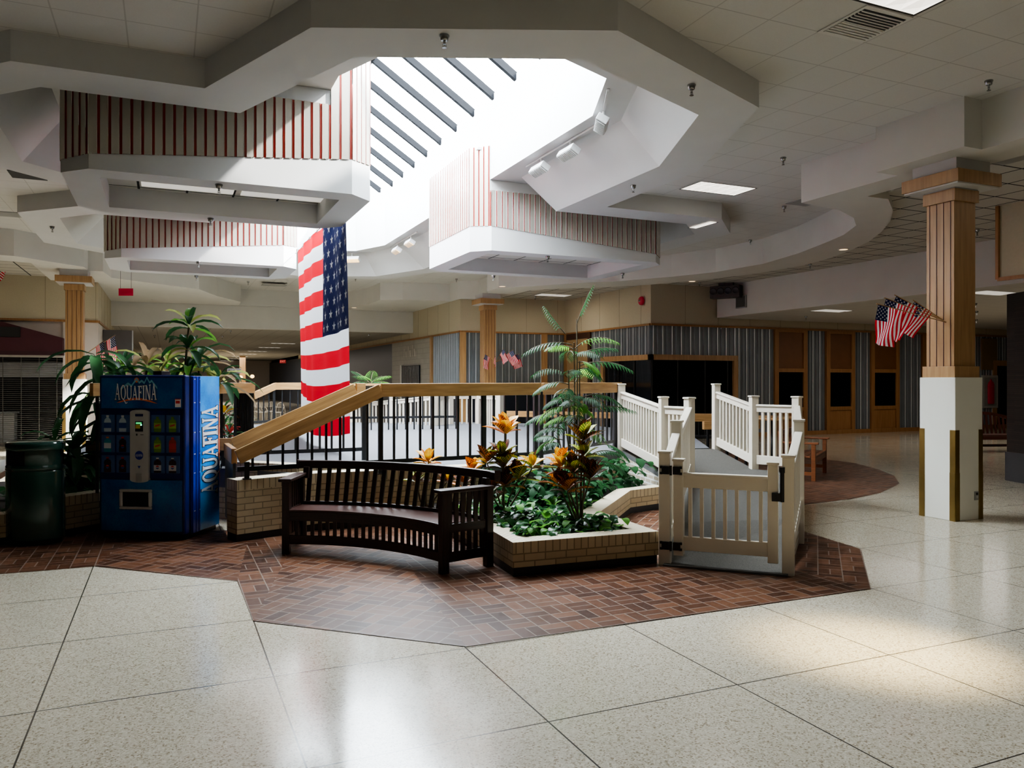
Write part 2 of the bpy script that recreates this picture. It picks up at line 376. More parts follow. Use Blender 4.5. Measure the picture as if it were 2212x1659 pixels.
W+=[(1.41,20.22),(-.9,20.22),(-1.3,19.5),(-1.3,17.1),(-.9,16.4),(1.41,16.4),(1.41,12.7),(-.9,12.7),(-1.3,12.3),(-1.3,9.9),(-.9,9.5),(1.40,9.5)]
B=oct_end(1.72,CN,True)+oct_end(1.72,CF,False)
# inner edge of the big ring beam (edge of the high tiled ceiling)
RI=[(8.86,-9.9),(8.86,6.25),(8.55,6.25),(8.55,7.5),(8.96,7.5),(8.96,9.25),(9.9,9.4),(10.6,9.75),(11.15,10.2),(11.65,10.95),(12.0,11.76),(12.45,12.95),(12.8,14.42),(12.68,16),(12.18,17.2),(11.4,18.5),(10.49,19.45),(9.9,20.2),(9.35,20.9),(8.96,21.3),(8.96,22.2),(9.4,23.2),(9.5,24.3),(8.9,24.7),(8.9,25.5),(7.3,25.7),(6.62,26.1),(6.6,27.9),(6.2,29.2),(6.2,30.0),(2.4,30.0),(2.35,28.7),(1.5,27.1),(.88,25.26),(-1.36,23.38),(-1.47,22.1),(-1.8,22.1),(-1.83,21.45),(-3.08,20.17),(-3.6,20.1),(-4.6,18.6),(-5.4,16.8),(-5.65,14.8),(-5.3,12.6),(-4.5,10.9),(-3.4,9.7),(-2.6,9.3),(-1.8,9.3),(-1.8,7.5),(-1.45,7.5),(-1.45,-9.9)]
RO=[(9.55,-9.95),(9.55,8.53),(9.98,8.53),(10.72,9.07),(11.4,9.7),(12.03,10.42),(12.65,11.25),(13.15,12.15),(13.6,13.2),(13.85,14.2),(13.8,15.8),(13.4,17.3),(12.6,18.9),(11.6,20.1),(10.41,21.06),(10.1,21.6),(10.1,24.65),(8.99,24.68),(8.99,30.18),(-1.76,30.18),(-1.76,24.65),(-2.9,24.6),(-2.9,21.2),(-4.3,20.9),(-5.6,19),(-6.4,16.9),(-6.7,14.8),(-6.3,12.2),(-5.3,10.2),(-3.9,8.6),(-2.4,8.3),(-2.2,-9.95)]
ZC,ZR,ZB,ZS=5.08,4.78,5.35,4.49
S('ceiling',MB().holed(RI,[O],ZC),K['tile'],'high acoustic tile ceiling')
mb=MB().holed(O,[I],ZR); mb.skirt(O,ZR,ZC+.01); mb.loft(I,ZR,W,ZB); 
S('ceiling_coffer',mb,K['white'],'white stepped octagonal coffer below the skylight')
S('ceiling_cove',MB().holed(W,[B],ZB),K['white'],'white cove shelf with track lights')
mb=MB(); zr=lambda u: 6.84+.66*(1.72-abs(u-3.58))
for i in range(len(B)):
    a,b=B[i],B[(i+1)%len(B)]
    mb.face([(*a,ZB),(*b,ZB),(*b,zr(b[0])),(*a,zr(a[0]))])
S('skylight_shaft',mb,K['white'],'white skylight shaft')
mb=MB().holed(RO,[RI],ZS); mb.skirt(RI,ZS,ZC+.01); mb.skirt(RO,ZS,4.62)
S('ceiling_ring_beam',mb,K['white2'],'curved pale ring beam around the court')
S('ceiling',MB().holed([(-25.5,-9.9),(41,-9.9),(41,30.4),(-25.5,30.4)],[RO],4.6),K['tiledark'],'lower tile ceiling with a dark grid')
S('roof',MB().holed([(-26,-10.2),(42,-10.2),(42,95),(-26,95)],[B],5.72),K['dark'],'unseen roof deck added to block stray sky light')  # slab above the ceilings, added to stop sky light leaking in
# skylight: a gabled run of glazing bars and panes
sk=thing('skylight','ridged glass skylight crossed by parallel aluminium bars','skylight',(3.58,14.8,8.0)); 
for s in (-1,1):
    e=3.58+s*1.76
    pl=MB().face([(3.58,7.4,zr(3.58)),(e,7.4,zr(e)),(e,22.3,zr(e)),(3.58,22.3,zr(3.58))])
    pl.build('glass_pane',K['glass'],sk)
    for k in range(15):
        v=8.0+k*.97
        if 7.5<v<22.2: MB().bar((e+s*.02,v,zr(e)-.05),(3.58,v,zr(3.58)-.05),.085,.12).build('glazing_bar',K['alum'],sk)
MB().bar((3.58,7.5,8.0-.06),(3.58,22.2,8.0-.06),.1,.12).build('ridge_bar',K['alum'],sk)
struct(sk)
# ================================================================ striped baffles (pods) crossing the opening
def offs(poly,d):
    n=len(poly); out=[]
    for i in range(n):
        p=V((*poly[i],0)); a=(p-V((*poly[i-1],0))).normalized(); b=(V((*poly[(i+1)%n],0))-p).normalized()
        na=V((-a.y,a.x,0)); nb=V((-b.y,b.x,0)); m=(na+nb).normalized(); q=p+m*(d/max(.3,m.dot(na))); out.append((q.x,q.y))
    return out
def cladding(mb,path,z0f,z1f,pitch=.109,gap=.028,dep=.016):
    """standing-seam sheets along a plan path; the recessed seams are rust red"""
    for i in range(len(path)-1):
        a=V((*path[i],0)); b=V((*path[i+1],0)); d=b-a; L=d.length; d/=L; nrm=V((d.y,-d.x,0)); n=max(1,round(L/pitch)); pt=L/n
        for k in range(n):
            p0=a+d*(k*pt); p1=a+d*((k+1)*pt-gap); p2=a+d*((k+1)*pt)
            def col_(p,q,m,o0,o1):
                A=p+nrm*o0; Bq=q+nrm*o1
                mb.face([(A.x,A.y,z0f(A)),(Bq.x,Bq.y,z0f(Bq)),(Bq.x,Bq.y,z1f(Bq)),(A.x,A.y,z1f(A))],m)
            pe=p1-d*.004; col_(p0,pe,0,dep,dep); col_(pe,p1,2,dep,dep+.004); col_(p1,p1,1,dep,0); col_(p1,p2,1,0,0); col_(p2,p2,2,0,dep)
def pod(u0,u1,v0,v1,zb,right,label,lamps=0):
    c=.3
    P=[(u0,v0+c),(u0+c,v0),(u1-c,v0),(u1,v0+c),(u1,v1-c),(u1-c,v1),(u0+c,v1),(u0,v1-c)]
    zt=(lambda p: zb+.14+.32*max(0,min(1,((p[0]-u0) if not right else (u1-p[0]))/(u1-u0))))
    root=MB(); m=.38; H=[(u0+m,v0+m),(u1-m,v0+m),(u1-m,v1-m),(u0+m,v1-m)]
    root.holed(P,[H],zb)
    for i in range(8):
        a,b=P[i],P[(i+1)%8]; root.face([(*a,zb),(*b,zb),(*b,zt(b)),(*a,zt(a))])
    Q=offs(P,.05)
    for i in range(8):
        a,b,a2,b2=P[i],P[(i+1)%8],Q[i],Q[(i+1)%8]; root.face([(*a,zt(a)),(*b,zt(b)),(*b2,zt(b2)),(*a2,zt(a2))])
    root.skirt(H,zb,zb+.28)
    o=S('ceiling_baffle',root,K['white'],label)
    MB().holed(H,[],zb+.28).build('coffer_tiles',K['tiledark'],o)
    mb=MB(); top=lambda p: 5.96 if (p[0]<5.285 if right else p[0]>1.875) else 5.14
    F=[(u0,v0+c),(u0+c,v0),(u1-c,v0),(u1,v0+c),(u1,v1-c),(u1-c,v1),(u0+c,v1),(u0,v1-c),(u0,v0+c)]
    Fq=offs(F[:-1],.005); Fq.append(Fq[0])
    cut=5.3 if right else 1.86
    path=[]
    for i,p in enumerate(Fq):
        if i and (Fq[i-1][0]-cut)*(p[0]-cut)<0:
            t=(cut-Fq[i-1][0])/(p[0]-Fq[i-1][0]); y=Fq[i-1][1]+t*(p[1]-Fq[i-1][1]); path.append((cut,y))
        path.append(p)
    for i in range(len(path)-1):
        mid=((path[i][0]+path[i+1][0])/2,0); zt1=5.96 if (mid[0]<cut if right else mid[0]>cut) else 5.16
        cladding(mb,[path[i],path[i+1]],zt,(lambda p,z=zt1:z))
    mb.build('striped_cladding',[K['metal'],K['rust'],K['seamhi']],o)
    hb=MB()
    for vv in (v0+.02,v1-.1): hb.box(cut if right else u0+.3,u1-.3 if right else cut,vv,vv+.08,5.13,ZB-.005)
    hb.build('header_band',K['white'],o)
    if right: hx=(u0+.08,cut)
    else: hx=(cut,u1-.08)
    MB().box(hx[0],hx[1],v0+.12,v1-.12,5.9,5.94).build('baffle_lid',K['white'],o)
    for k in range(lamps):
        uc=u0+m+.5+1.25*k
        MB().box(uc-.1,uc+1.05,v1-m-.72,v1-m-.28,zb+.255,zb+.27).build('light_panel',K['lampdim'],o)
    return o
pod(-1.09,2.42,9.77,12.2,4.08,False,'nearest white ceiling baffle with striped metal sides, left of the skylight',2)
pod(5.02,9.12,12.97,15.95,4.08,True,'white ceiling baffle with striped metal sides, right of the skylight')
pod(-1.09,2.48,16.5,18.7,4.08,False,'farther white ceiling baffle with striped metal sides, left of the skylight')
# ================================================================ WALLS
ZT=3.43
K['jointb']=plain('beige_joint',(.3,.26,.18),.9)
def bandwall(name,p,q,z0=ZT,z1=4.6,th=.2,mat='beige',label=None,trim=True,joints=True):
    """upper fabric wall from p to q (plan), with wood trim below"""
    mb=MB(); a=V((*p,0)); b=V((*q,0)); d=(b-a); L=d.length; d/=L; n=V((d.y,-d.x,0))   # n faces the court
    c=(a+b)/2-n*th/2
    mb.obox((c.x,c.y,(z0+z1)/2),L,th,z1-z0,d,n)
    o=S(name,mb,K[mat],label)
    if trim:
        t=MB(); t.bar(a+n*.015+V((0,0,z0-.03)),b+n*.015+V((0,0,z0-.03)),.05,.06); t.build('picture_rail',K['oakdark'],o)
    if joints:
        j=MB()
        for k in range(1,int(L/1.22)+1):
            c=a+d*min(k*1.22,L-.02)+n*.001; j.obox((c.x,c.y,(z0+z1)/2),.012,.006,z1-z0,d,n)
        j.build('panel_joint',K['jointb'],o)
    return o
def wall(name,p,q,z0,z1,mat,label=None,th=.2):
    mb=MB(); a=V((*p,0)); b=V((*q,0)); d=(b-a); L=d.length; d/=L; n=V((d.y,-d.x,0)); c=(a+b)/2-n*th/2
    mb.obox((c.x,c.y,(z0+z1)/2),L,th,z1-z0,d,n); return S(name,mb,mat if not isinstance(mat,str) else K[mat],label)
def ribbed(name,p,q,z0,z1,label,pitch=.135,parent=None):
    mb=MB(); a=V((*p,0)); b=V((*q,0)); d=(b-a); L=d.length; d/=L; nr=V((d.y,-d.x,0)); n=max(1,round(L/pitch)); pt=L/n
    for k in range(n):
        xs=[(0,0),(.34,0),(.42,.03),(.58,.03),(.66,0),(1,0)]
        for (x0,o0),(x1,o1) in zip(xs,xs[1:]):
            A=a+d*(k+x0)*pt+nr*o0; Bq=a+d*(k+x1)*pt+nr*o1
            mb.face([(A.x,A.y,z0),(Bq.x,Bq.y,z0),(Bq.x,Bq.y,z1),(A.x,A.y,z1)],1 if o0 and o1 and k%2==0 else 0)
    o=mb.build(name,[K['galv'],K['galvhi']],parent)
    if parent is None: struct(o,label)
    return o
VR,UC,VA=19.3,12.95,24.7
# right-hand shopfront, facing the court
bandwall('wall_right',(UC,VR),(40,VR),label='beige fabric wall above the right shopfront')
bandwall('wall_right',(UC,VA),(UC,VR+.03),label='beige fabric return wall beside the niche')
bandwall('wall_back',(9.0,VA),(UC,VA),label='beige fabric wall behind the middle column')
bandwall('wall_back',(-25,VA),(-1.76,VA),label='beige fabric wall above the rolling grille')
bandwall('wall_corridor',(9.0,60),(9.0,VA+.03),label='beige wall running down the corridor on the right')
bandwall('wall_corridor',(-1.76,VA+.03),(-1.76,60),label='beige wall running down the corridor on the left')
bandwall('wall_right',(12.45,8.5),(12.45,2.0),label='beige fabric bulkhead at the right edge')
S('trim_1',MB().bar((12.43,8.5,3.4),(12.43,8.5,4.6),.05,.05),K['oakdark'],'wood corner trim of the right bulkhead')
# lower right shopfront
sx=[16.15,17.55,18.9,19.75,20.95,21.7,23.2,23.95,26.3]
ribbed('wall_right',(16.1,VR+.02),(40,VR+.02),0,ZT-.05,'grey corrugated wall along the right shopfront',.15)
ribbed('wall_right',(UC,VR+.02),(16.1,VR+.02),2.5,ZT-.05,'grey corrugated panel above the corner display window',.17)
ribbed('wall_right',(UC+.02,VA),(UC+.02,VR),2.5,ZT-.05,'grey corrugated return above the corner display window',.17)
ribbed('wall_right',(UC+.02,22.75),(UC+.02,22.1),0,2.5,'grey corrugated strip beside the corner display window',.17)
wall('wall_right',(40,VR+.6),(UC+.3,VR+.6),0,4.6,'dark','dark back of the right shop') 
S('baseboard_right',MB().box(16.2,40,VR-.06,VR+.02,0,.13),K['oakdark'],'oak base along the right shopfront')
# back wall by the middle column
ribbed('wall_back',(9.0,VA),(UC-.05,VA),1.6,ZT-.05,'grey corrugated wall behind the middle column',.12)
wall('wall_back',(9.0,VA+.02),(UC,VA+.02),0,1.6,'navy','dark lower wall behind the platform')
S('trim_2',MB().box(9,UC,VA-.07,VA,1.52,1.68),K['oakv'],'oak rail below the corrugated wall')
for k,u in enumerate((9.06,12.1)):
    S('trim_%d'%(3+k),MB().box(u-.1 if k else u-.08,u+.12,VA-.08,VA+.02,0,ZT-.05),K['oakv'],'upright oak post on the corrugated back wall')
ribbed('wall_corridor',(9.0,27.7),(9.0,VA+.1),1.6,ZT-.05,'grey corrugated wall at the corridor mouth',.12)
S('trim_5',MB().box(8.92,9.04,27.6,27.8,0,ZT-.05),K['oakv'],'oak post at the end of the corrugated corridor wall')
wall('wall_corridor',(9.0,33.4),(9.0,27.8),0,ZT-.05,'greytile','grey tiled wall on the right of the corridor')
wall('wall_corridor',(9.0,80),(9.0,33.4),0,ZT,'navy','dark shopfronts on the right of the corridor')
wall('wall_corridor',(9.05,27.7),(9.05,VA+.05),0,1.6,'navy','dark lower wall at the corridor mouth')
wall('wall_corridor',(-1.76,VA+.03),(-1.76,80),0,ZT,'pinkwall','pale wall on the left of the corridor')
# corridor header, ceiling, end
S('ceiling_header',MB().box(-1.76,9.0,30.2,30.5,3.66,4.62),K['white2'],'pale header across the corridor mouth')
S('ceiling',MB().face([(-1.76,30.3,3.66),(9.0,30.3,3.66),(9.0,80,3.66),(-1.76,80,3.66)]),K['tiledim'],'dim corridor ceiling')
wall('wall_back',(-2,78),(9.2,78),0,4,'pinkwall','pale wall at the far end of the corridor')
# left shop
wall('wall_back',(-2.62,VA),(-1.76,VA),0,ZT,'pinkwall','pale plaster wall behind the left column')
wall('wall_back',(-25,VA+.1),(-2.6,VA+.1),2.6,ZT,'pinkwall','pale plaster above the awning')
wall('wall_back',(-25,VA+2),(-1.8,VA+2),0,3.4,'dark','dark interior behind the rolling grille')
# right low zone: bulkhead and lower ceiling
S('ceiling_bulkhead',MB().box(15.3,15.5,-5,19.25,3.66,4.62),K['white2'],'long pale bulkhead across the right side')
S('ceiling',MB().face([(15.5,-9,3.66),(41,-9,3.66),(41,19.28,3.66),(15.5,19.28,3.66)]),K['tile'],'low tile ceiling on the right')
for n_,p,q,l in (('wall_left',(-25,-9.9),(-25,94),'far left wall out of sight'),('wall_right',(41,94),(41,-9.9),'far right wall'),('wall_front',(41,-9.9),(-25,-9.9),'wall behind the viewer'),('wall_back',(-25,94),(41,94),'end wall far out of sight')):
    wall(n_,p,q,0,5.7,'beige',l)
# ================================================================ PLATFORM and brick planters
ZP=.64
RA=V((.78,8.96,0)); RC=V((4.48,9.28,0)); RD=V((6.67,10.83,0))
PL=[(.9,10.2),(1.4,9.55),(3.70,9.47),(3.74,9.2),(4.52,9.2),(6.76,10.76),(8.15,10.45),(9.7,13),(9.6,17.4),(6.9,20.0),(2.6,21.2),(-.6,18.5),(-1.4,14.5),(-.9,12.2)]
mb=MB().prism(PL,.40,ZP,0,1); mb.prism(offs(PL,.02),0,.40,2,top=False)
S('platform',mb,[K['concrete'],K['carpet'],K['brick']],'raised carpeted platform on a brick base')
def brickwall(name,path,w,h,label,course=.1,parent=None,base=.085,closed=False):
    """low brick wall along a plan path: stretcher brick, upright course, pale cap and black base"""
    n=len(path); P=[V((*p,0)) for p in path]; L=[];R=[]
    for i in range(n):
        if closed: a=(P[i]-P[i-1]).normalized(); b=(P[(i+1)%n]-P[i]).normalized()
        else:
            a=(P[i]-P[i-1]).normalized() if i else (P[1]-P[0]).normalized(); b=(P[i+1]-P[i]).normalized() if i<n-1 else a
        na=V((-a.y,a.x,0)); nb=V((-b.y,b.x,0)); m=(na+nb).normalized(); k=w/max(.35,m.dot(na))
        L.append(P[i]+m*k); R.append(P[i])
    root=thing(name,label,'planter wall',tuple(P[0])) if parent is None else parent
    poly=[(p.x,p.y) for p in R]+[(p.x,p.y) for p in L[::-1]]
    rs=range(n if closed else n-1)
    def shell(z0,z1,ins,mat,nm,top=False):
        mb=MB()
        A=[(p+(q-p).normalized()*ins) for p,q in zip(R,L)]; Bq=[(q+(p-q).normalized()*ins) for p,q in zip(R,L)]
        for i in rs:
            j=(i+1)%n
            mb.face([(*A[i][:2],z0),(*A[j][:2],z0),(*A[j][:2],z1),(*A[i][:2],z1)])
            mb.face([(*Bq[j][:2],z0),(*Bq[i][:2],z0),(*Bq[i][:2],z1),(*Bq[j][:2],z1)])
            if top:
                l=(A[j]-A[i]).length; wv=w
                mb.face([(*A[i][:2],z1),(*A[j][:2],z1),(*Bq[j][:2],z1),(*Bq[i][:2],z1)],0,[(0,.02),(l,.02),(l,.5),(0,.5)])
        if not closed:
            for i,s in ((0,1),(n-1,-1)):
                a,b=(A[i],Bq[i]) if s<0 else (Bq[i],A[i]); mb.face([(*a[:2],z0),(*b[:2],z0),(*b[:2],z1),(*a[:2],z1)])
        return mb.build(nm,K[mat],root)
    shell(0,base,.015,'base','base'); shell(base,h-course,0,'brick','brick_courses'); shell(h-course,h-.004,0,'soldier','upright_course'); shell(h-.004,h,0,'cap','cap_course',True)
    return root
f1=(2.80,6.33); f2=(4.28,6.25); f3=(4.30,7.05); f4=(5.55,8.55); f5=(6.25,8.75)
brickwall('brick_planter',[(2.9,8.6),(2.85,7.0),f1,f2,(4.34,7.45),(5.55,8.74),(6.2,8.9)],.2,.31,'low tan brick planter with ivy, in front of the platform')
brickwall('brick_planter',[(.69,8.90),(1.6,9.22),(2.9,9.18),(3.7,9.2)],.26,.67,'taller tan brick wall under the black railing, left of the dark bench',.11)
brickwall('brick_planter',[(-3.4,9.55),(-1.45,9.75),(-1.05,9.95)],.22,.33,'low tan brick planter wall behind the green trash can')
brickwall('brick_planter',[(-1.04,9.98),(-.6,10.35),(.3,10.55),(.66,10.7)],.22,.45,'tan brick wall block behind the vending machine')
brickwall('brick_planter',[(.78,10.3),(1.42,9.62),(2.7,9.57)],.2,.735,'raised brick kerb at the front left of the carpeted platform, behind the railing')
so=MB().face([(2.98,6.5,.24),(4.15,6.42,.24),(4.2,7.5,.24),(5.45,8.85,.24),(6.3,9.0,.24),(6.4,10.6,.24),(4.42,9.2,.24),(2.9,9.2,.24)])
tag(so.build('planter_soil',K['soil']),'dark soil filling the low brick planter','soil',kind='stuff')
so=MB().face([(-3.4,9.8,.25),(-1.4,9.98,.25),(-.55,10.6,.25),(.6,10.9,.25),(-.3,12,.25),(-1.5,14,.25),(-3.6,13,.25)])
tag(so.build('planter_soil',K['soil']),'dark soil in the planter behind the vending machine','soil',kind='stuff')
# ================================================================ RAILINGS: oak boards on black steel
proto_bal={}
def baluster(parent,p,z0,z1,r=.013):
    h=round(z1-z0,2); k=(h,r)
    if k not in proto_bal:
        o=MB().box(-r,r,-r,r,0,h).build('baluster',K['steel']); o.parent=parent; proto_bal[k]=o.data
    else:
        o=bpy.data.objects.new('baluster',proto_bal[k]); col.objects.link(o); o.parent=parent
    w=V(parent.get('_w',(0,0,0))) if parent.get('_w') else V((0,0,0))
    o.location=V((p[0],p[1],z0))-w
    return o
def board(parent,p,q,h=.158,w=.045,name='handrail',top=True):
    """oak board on edge with its upper edge along p-q, and a pale eased cap"""
    p=V(p);q=V(q); mb=MB(); z=V((0,0,h/2)); mb.bar(p-z,q-z,w,h); return mb.build(name,K['oak'],parent,.006)
def rail_line(root,pts,tops,zb,sp=.165,posts=(),post_z0=None,bottom=True,off=.05):
    """boards over pts (plan) with top heights, bottom bar at zb and balusters"""
    for i in range(len(pts)-1):
        a,b=V(pts[i]),V(pts[i+1]); za,zb_=tops[i],tops[i+1]
        n=V((b.y-a.y,a.x-b.x,0)).normalized()*off*.5
        board(root,(a.x+n.x,a.y+n.y,za),(b.x+n.x,b.y+n.y,zb_))
        if bottom: MB().bar((a.x,a.y,zb),(b.x,b.y,zb),.04,.05).build('bottom_bar',K['steel'],root)
        L=(b-a).length; m=max(1,round(L/sp))
        for k in range(1,m):
            t=k/m; zt=za+(zb_-za)*t-.13
            if zt>zb+.05: baluster(root,a.lerp(b,t),zb,zt)
    for p,z0,z1 in posts: 
        MB().box(p[0]-.026,p[0]+.026,p[1]-.026,p[1]+.026,z0,z1).build('post',K['steel'],root)
        MB().box(p[0]-.045,p[0]+.045,p[1]-.045,p[1]+.045,z0,z0+.012).build('foot_plate',K['steel'],root)
brk=onl(822,RA,RC)
lo=onl(512,RA,RC); ft=onl(533,RA,RC)
r1=thing('railing','near oak-topped black railing sloping up above the dark bench','railing',(RA.x,RA.y,0))
rail_line(r1,[lo,brk,RC],[.995,1.71,1.715],.785,posts=[(ft,.67,.86),(brk,ZP,1.6),(onl(1045,RA,RC),ZP,1.6),(RC-V((.05,0,0)),ZP,1.6)])
r2=thing('railing','oak-topped black railing turning back behind the palm','railing',(RC.x,RC.y,0))
c2=RC+(RD-RC)*.02
rail_line(r2,[c2,RD],[1.715,1.715],.785,posts=[(c2,ZP,1.6),(RC.lerp(RD,.55),ZP,1.6),(RC.lerp(RD,.93),ZP,1.6)])
# inner railing, parallel
q0=at(187,HY,9.75); q1=at(502,HY,10.15); q2=at(767,HY,10.75); q3=at(786,HY,10.85)
for q in (q0,q1,q2,q3): q.z=0
r3=thing('railing','second oak railing running behind the vending machine and rising to the platform','railing',(q1.x,q1.y,0))
rail_line(r3,[q0,q1,q2,q3],[1.0,1.0,1.71,1.71],.80,posts=[(q3,.45,1.6),(onl(482,q0,q1),.45,.9),(onl(203,q0,q1),.45,.9)])
# end panel of black ribbed steel at the foot of the ramp
ep=thing('steel_end_panel','black steel end panel with a wood cap, beside the tan brick wall','panel',(lo.x-.02,lo.y,0))
e0=at(506,HY,8.62); e1=at(489,HY,9.4); e0.z=e1.z=0
mb=MB(); mb.bar((e0.x,e0.y,.48),(e1.x,e1.y,.48),.03,.72); mb.build('steel_panel',K['base'],ep)
MB().bar((e0.x,e0.y,.91),(e1.x,e1.y,.91),.06,.17).build('wood_cap',K['oakdark'],ep,.005)
# upper rail behind the vending machine
u0=at(197,HY,8.95); u1=at(548,HY,11.4); u0.z=u1.z=0
r4=thing('railing','level oak rail above the plants, behind the blue vending machine','railing',(u0.x,u0.y,0))
board(r4,(u0.x,u0.y,1.715),(u1.x,u1.y,1.715),.15,.06)
for t in (.03,.25,.5,.66,.76,.86): baluster(r4,u0.lerp(u1,t),.45,1.58,.018)
w=thing('steel_end_panel','tall black ribbed steel panel right of the vending machine','panel',(u1.x,u1.y,0))
e0=at(508,HY,11.5); e1=at(545,HY,11.45); mb=MB()
for k in range(9):
    p=e0.lerp(e1,k/8); mb.box(p.x-.02,p.x+.02,p.y-.02,p.y+.02,.3,1.56)
mb.bar((e0.x,e0.y,.9),(e1.x,e1.y,.9),.012,1.3); mb.build('ribbed_panel',K['steel'],w)
# third, far oak rail
t0=at(546,HY,16.8); t1=at(592,HY,17.6); t2=at(660,HY,18.2)
for q in (t0,t1,t2): q.z=0
r5=thing('railing','far oak rail stepping up behind the hanging flag','railing',(t1.x,t1.y,0))
rail_line(r5,[t0,t1,t2],[1.5,1.70,1.70],.85,.2,posts=[(t1,.62,1.6),(t2,.62,1.6)])
# far low oak rail behind the platform
l0=at(1092,HY,21.5); l1=at(1545,HY,19.6); l0.z=l1.z=0
r6=thing('railing','low oak rail along the back of the platform','railing',(l0.x,l0.y,0))
rail_line(r6,[l0,l1],[.92,.92],.35,.2,posts=[(l0.lerp(l1,k/6),0,.8) for k in range(7)])
l2=at(1318,HY,14.6); 
# black railing along the back edge
b0=at(745,HY,17.4); b1=at(985,HY,18.0); b0.z=b1.z=0
r7=thing('railing','thin black rail along the back edge of the carpeted platform','railing',(b0.x,b0.y,0))
MB().bar((b0.x,b0.y,.92),(b1.x,b1.y,.92),.04,.05).build('handrail',K['steel'],r7)
for k in range(14): baluster(r7,b0.lerp(b1,k/13),.64,1.66 if k<13 else 1.5)
MB().bar((b0.x,b0.y,1.66),(b1.x,b1.y,1.66),.04,.05).build('top_bar',K['oak'],r7)
# ================================================================ WHITE VINYL RAMP RAILS and GATE
L1=at(1437,HY,7.43); L2=at(1462,HY,8.2); L3=at(1489,HY,10.2); L4=at(1433,HY,10.7); L5=at(1342,HY,12.4)
R1=at(1703,HY,7.02); R2=at(1726,HY,8.4); R3=at(1721.5,HY,10.9); R4=at(1628,HY,11.4); R5=at(1547,HY,12.6)
for q in (L1,L2,L3,L4,L5,R1,R2,R3,R4,R5): q.z=0
gL=[0,.25,.45,.45,.62]; gR=[0,.25,.45,.45,.62]
post_me={}
def vpost(parent,p,z0,z1,rot,s=.105,name='post'):
    mb=MB(); X=V((math.cos(rot),math.sin(rot),0)); Y=V((-X.y,X.x,0))
    mb.obox((p.x,p.y,(z0+z1)/2),s,s,z1-z0,X,Y); o=mb.build(name,K['vinyl'],parent,.005)
    c=MB(); c.obox((p.x,p.y,z1+.012),s+.022,s+.022,.024,X,Y); c.build('post_cap',K['vinyl'],o if False else parent,.006); return o
def vpanel(parent,a,b,ga,gb,ht=.93,hb=.15,sp=.118):
    d=(b-a); L=d.length; d/=L; a2=a+d*.06; b2=b-d*.06
    A=V((a2.x,a2.y,ga+ht)); Bq=V((b2.x,b2.y,gb+ht))
    MB().bar(A-V((0,0,.045)),Bq-V((0,0,.045)),.05,.09).build('top_rail',K['vinyl'],parent,.006)
    MB().bar(A+V((0,0,.006)),Bq+V((0,0,.006)),.085,.03).build('rail_cap',K['vinyl'],parent,.008)
    z=V((0,0,ht-hb)); MB().bar(A-z,Bq-z,.05,.13).build('bottom_rail',K['vinyl'],parent,.006)
    n=max(2,round(L/sp)); rt=math.atan2(d.y,d.x)
    for k in range(1,n):
        p=a2.lerp(b2,k/n); g=ga+(gb-ga)*k/n
        key='w%.2f'%(ht-hb)
        if key not in post_me:
            o=MB().box(-.019,.019,-.019,.019,0,ht-hb-.13).build('baluster',K['vinyl'],None,.003); o.parent=parent; post_me[key]=o.data
        else:
            o=bpy.data.objects.new('baluster',post_me[key]); col.objects.link(o); o.parent=parent
            bv=o.modifiers.new('bevel','BEVEL'); bv.width=.003; bv.segments=2
        o.location=V((p.x,p.y,g+hb+.06))-V(parent['_w']); o.rotation_euler=(0,0,rt)
def ang(a,b): return math.atan2(b.y-a.y,b.x-a.x)
ra=ang(L1,R1)
def ramp_rail(pts,gs,label,low):
    r=thing('ramp_railing',label,'railing',tuple(pts[0]))
    for i,p in enumerate(pts):
        vpost(r,p,low[i],gs[i]+1.055,ra if i<2 else ang(pts[min(i,len(pts)-2)],pts[min(i,len(pts)-2)+1]))
    for i in range(len(pts)-1): vpanel(r,pts[i],pts[i+1],gs[i],gs[i+1])
    return r
ramp_rail([L1,L2,L3,L4,L5],gL,'white vinyl ramp railing on the inner left side of the ramp',[0,0,.2,.2,.35])
ramp_rail([R1,R2,R3,R4,R5],gR,'white vinyl ramp railing on the outer right side of the ramp',[0,0,.2,.3,.5])
mb=MB(); LL=[L1,L2,L3,L4,L5]; RR=[R1,R2,R3,R4,R5]
for i in range(4):
    a,b,c,d=LL[i],RR[i],RR[i+1],LL[i+1]
    z0,z1=gL[i]+.008,gL[i+1]+.008+(.02 if i==3 else 0)
    mb.face([(a.x,a.y,z0),(b.x,b.y,z0),(c.x,c.y,z1),(d.x,d.y,z1)],0)
    for p,q,f in ((a,d,1),(b,c,-1)):
        k=.07
        mb.face([(p.x,p.y,z0-k),(q.x,q.y,z1-k),(q.x,q.y,z1),(p.x,p.y,z0)],1)
        mb.face([(p.x,p.y,0),(q.x,q.y,0),(q.x,q.y,z1-k),(p.x,p.y,max(0,z0-k))],2)
S('ramp',mb,[K['rampcarpet'],K['concrete'],K['whitebrick']],'grey carpeted ramp behind the white gate')
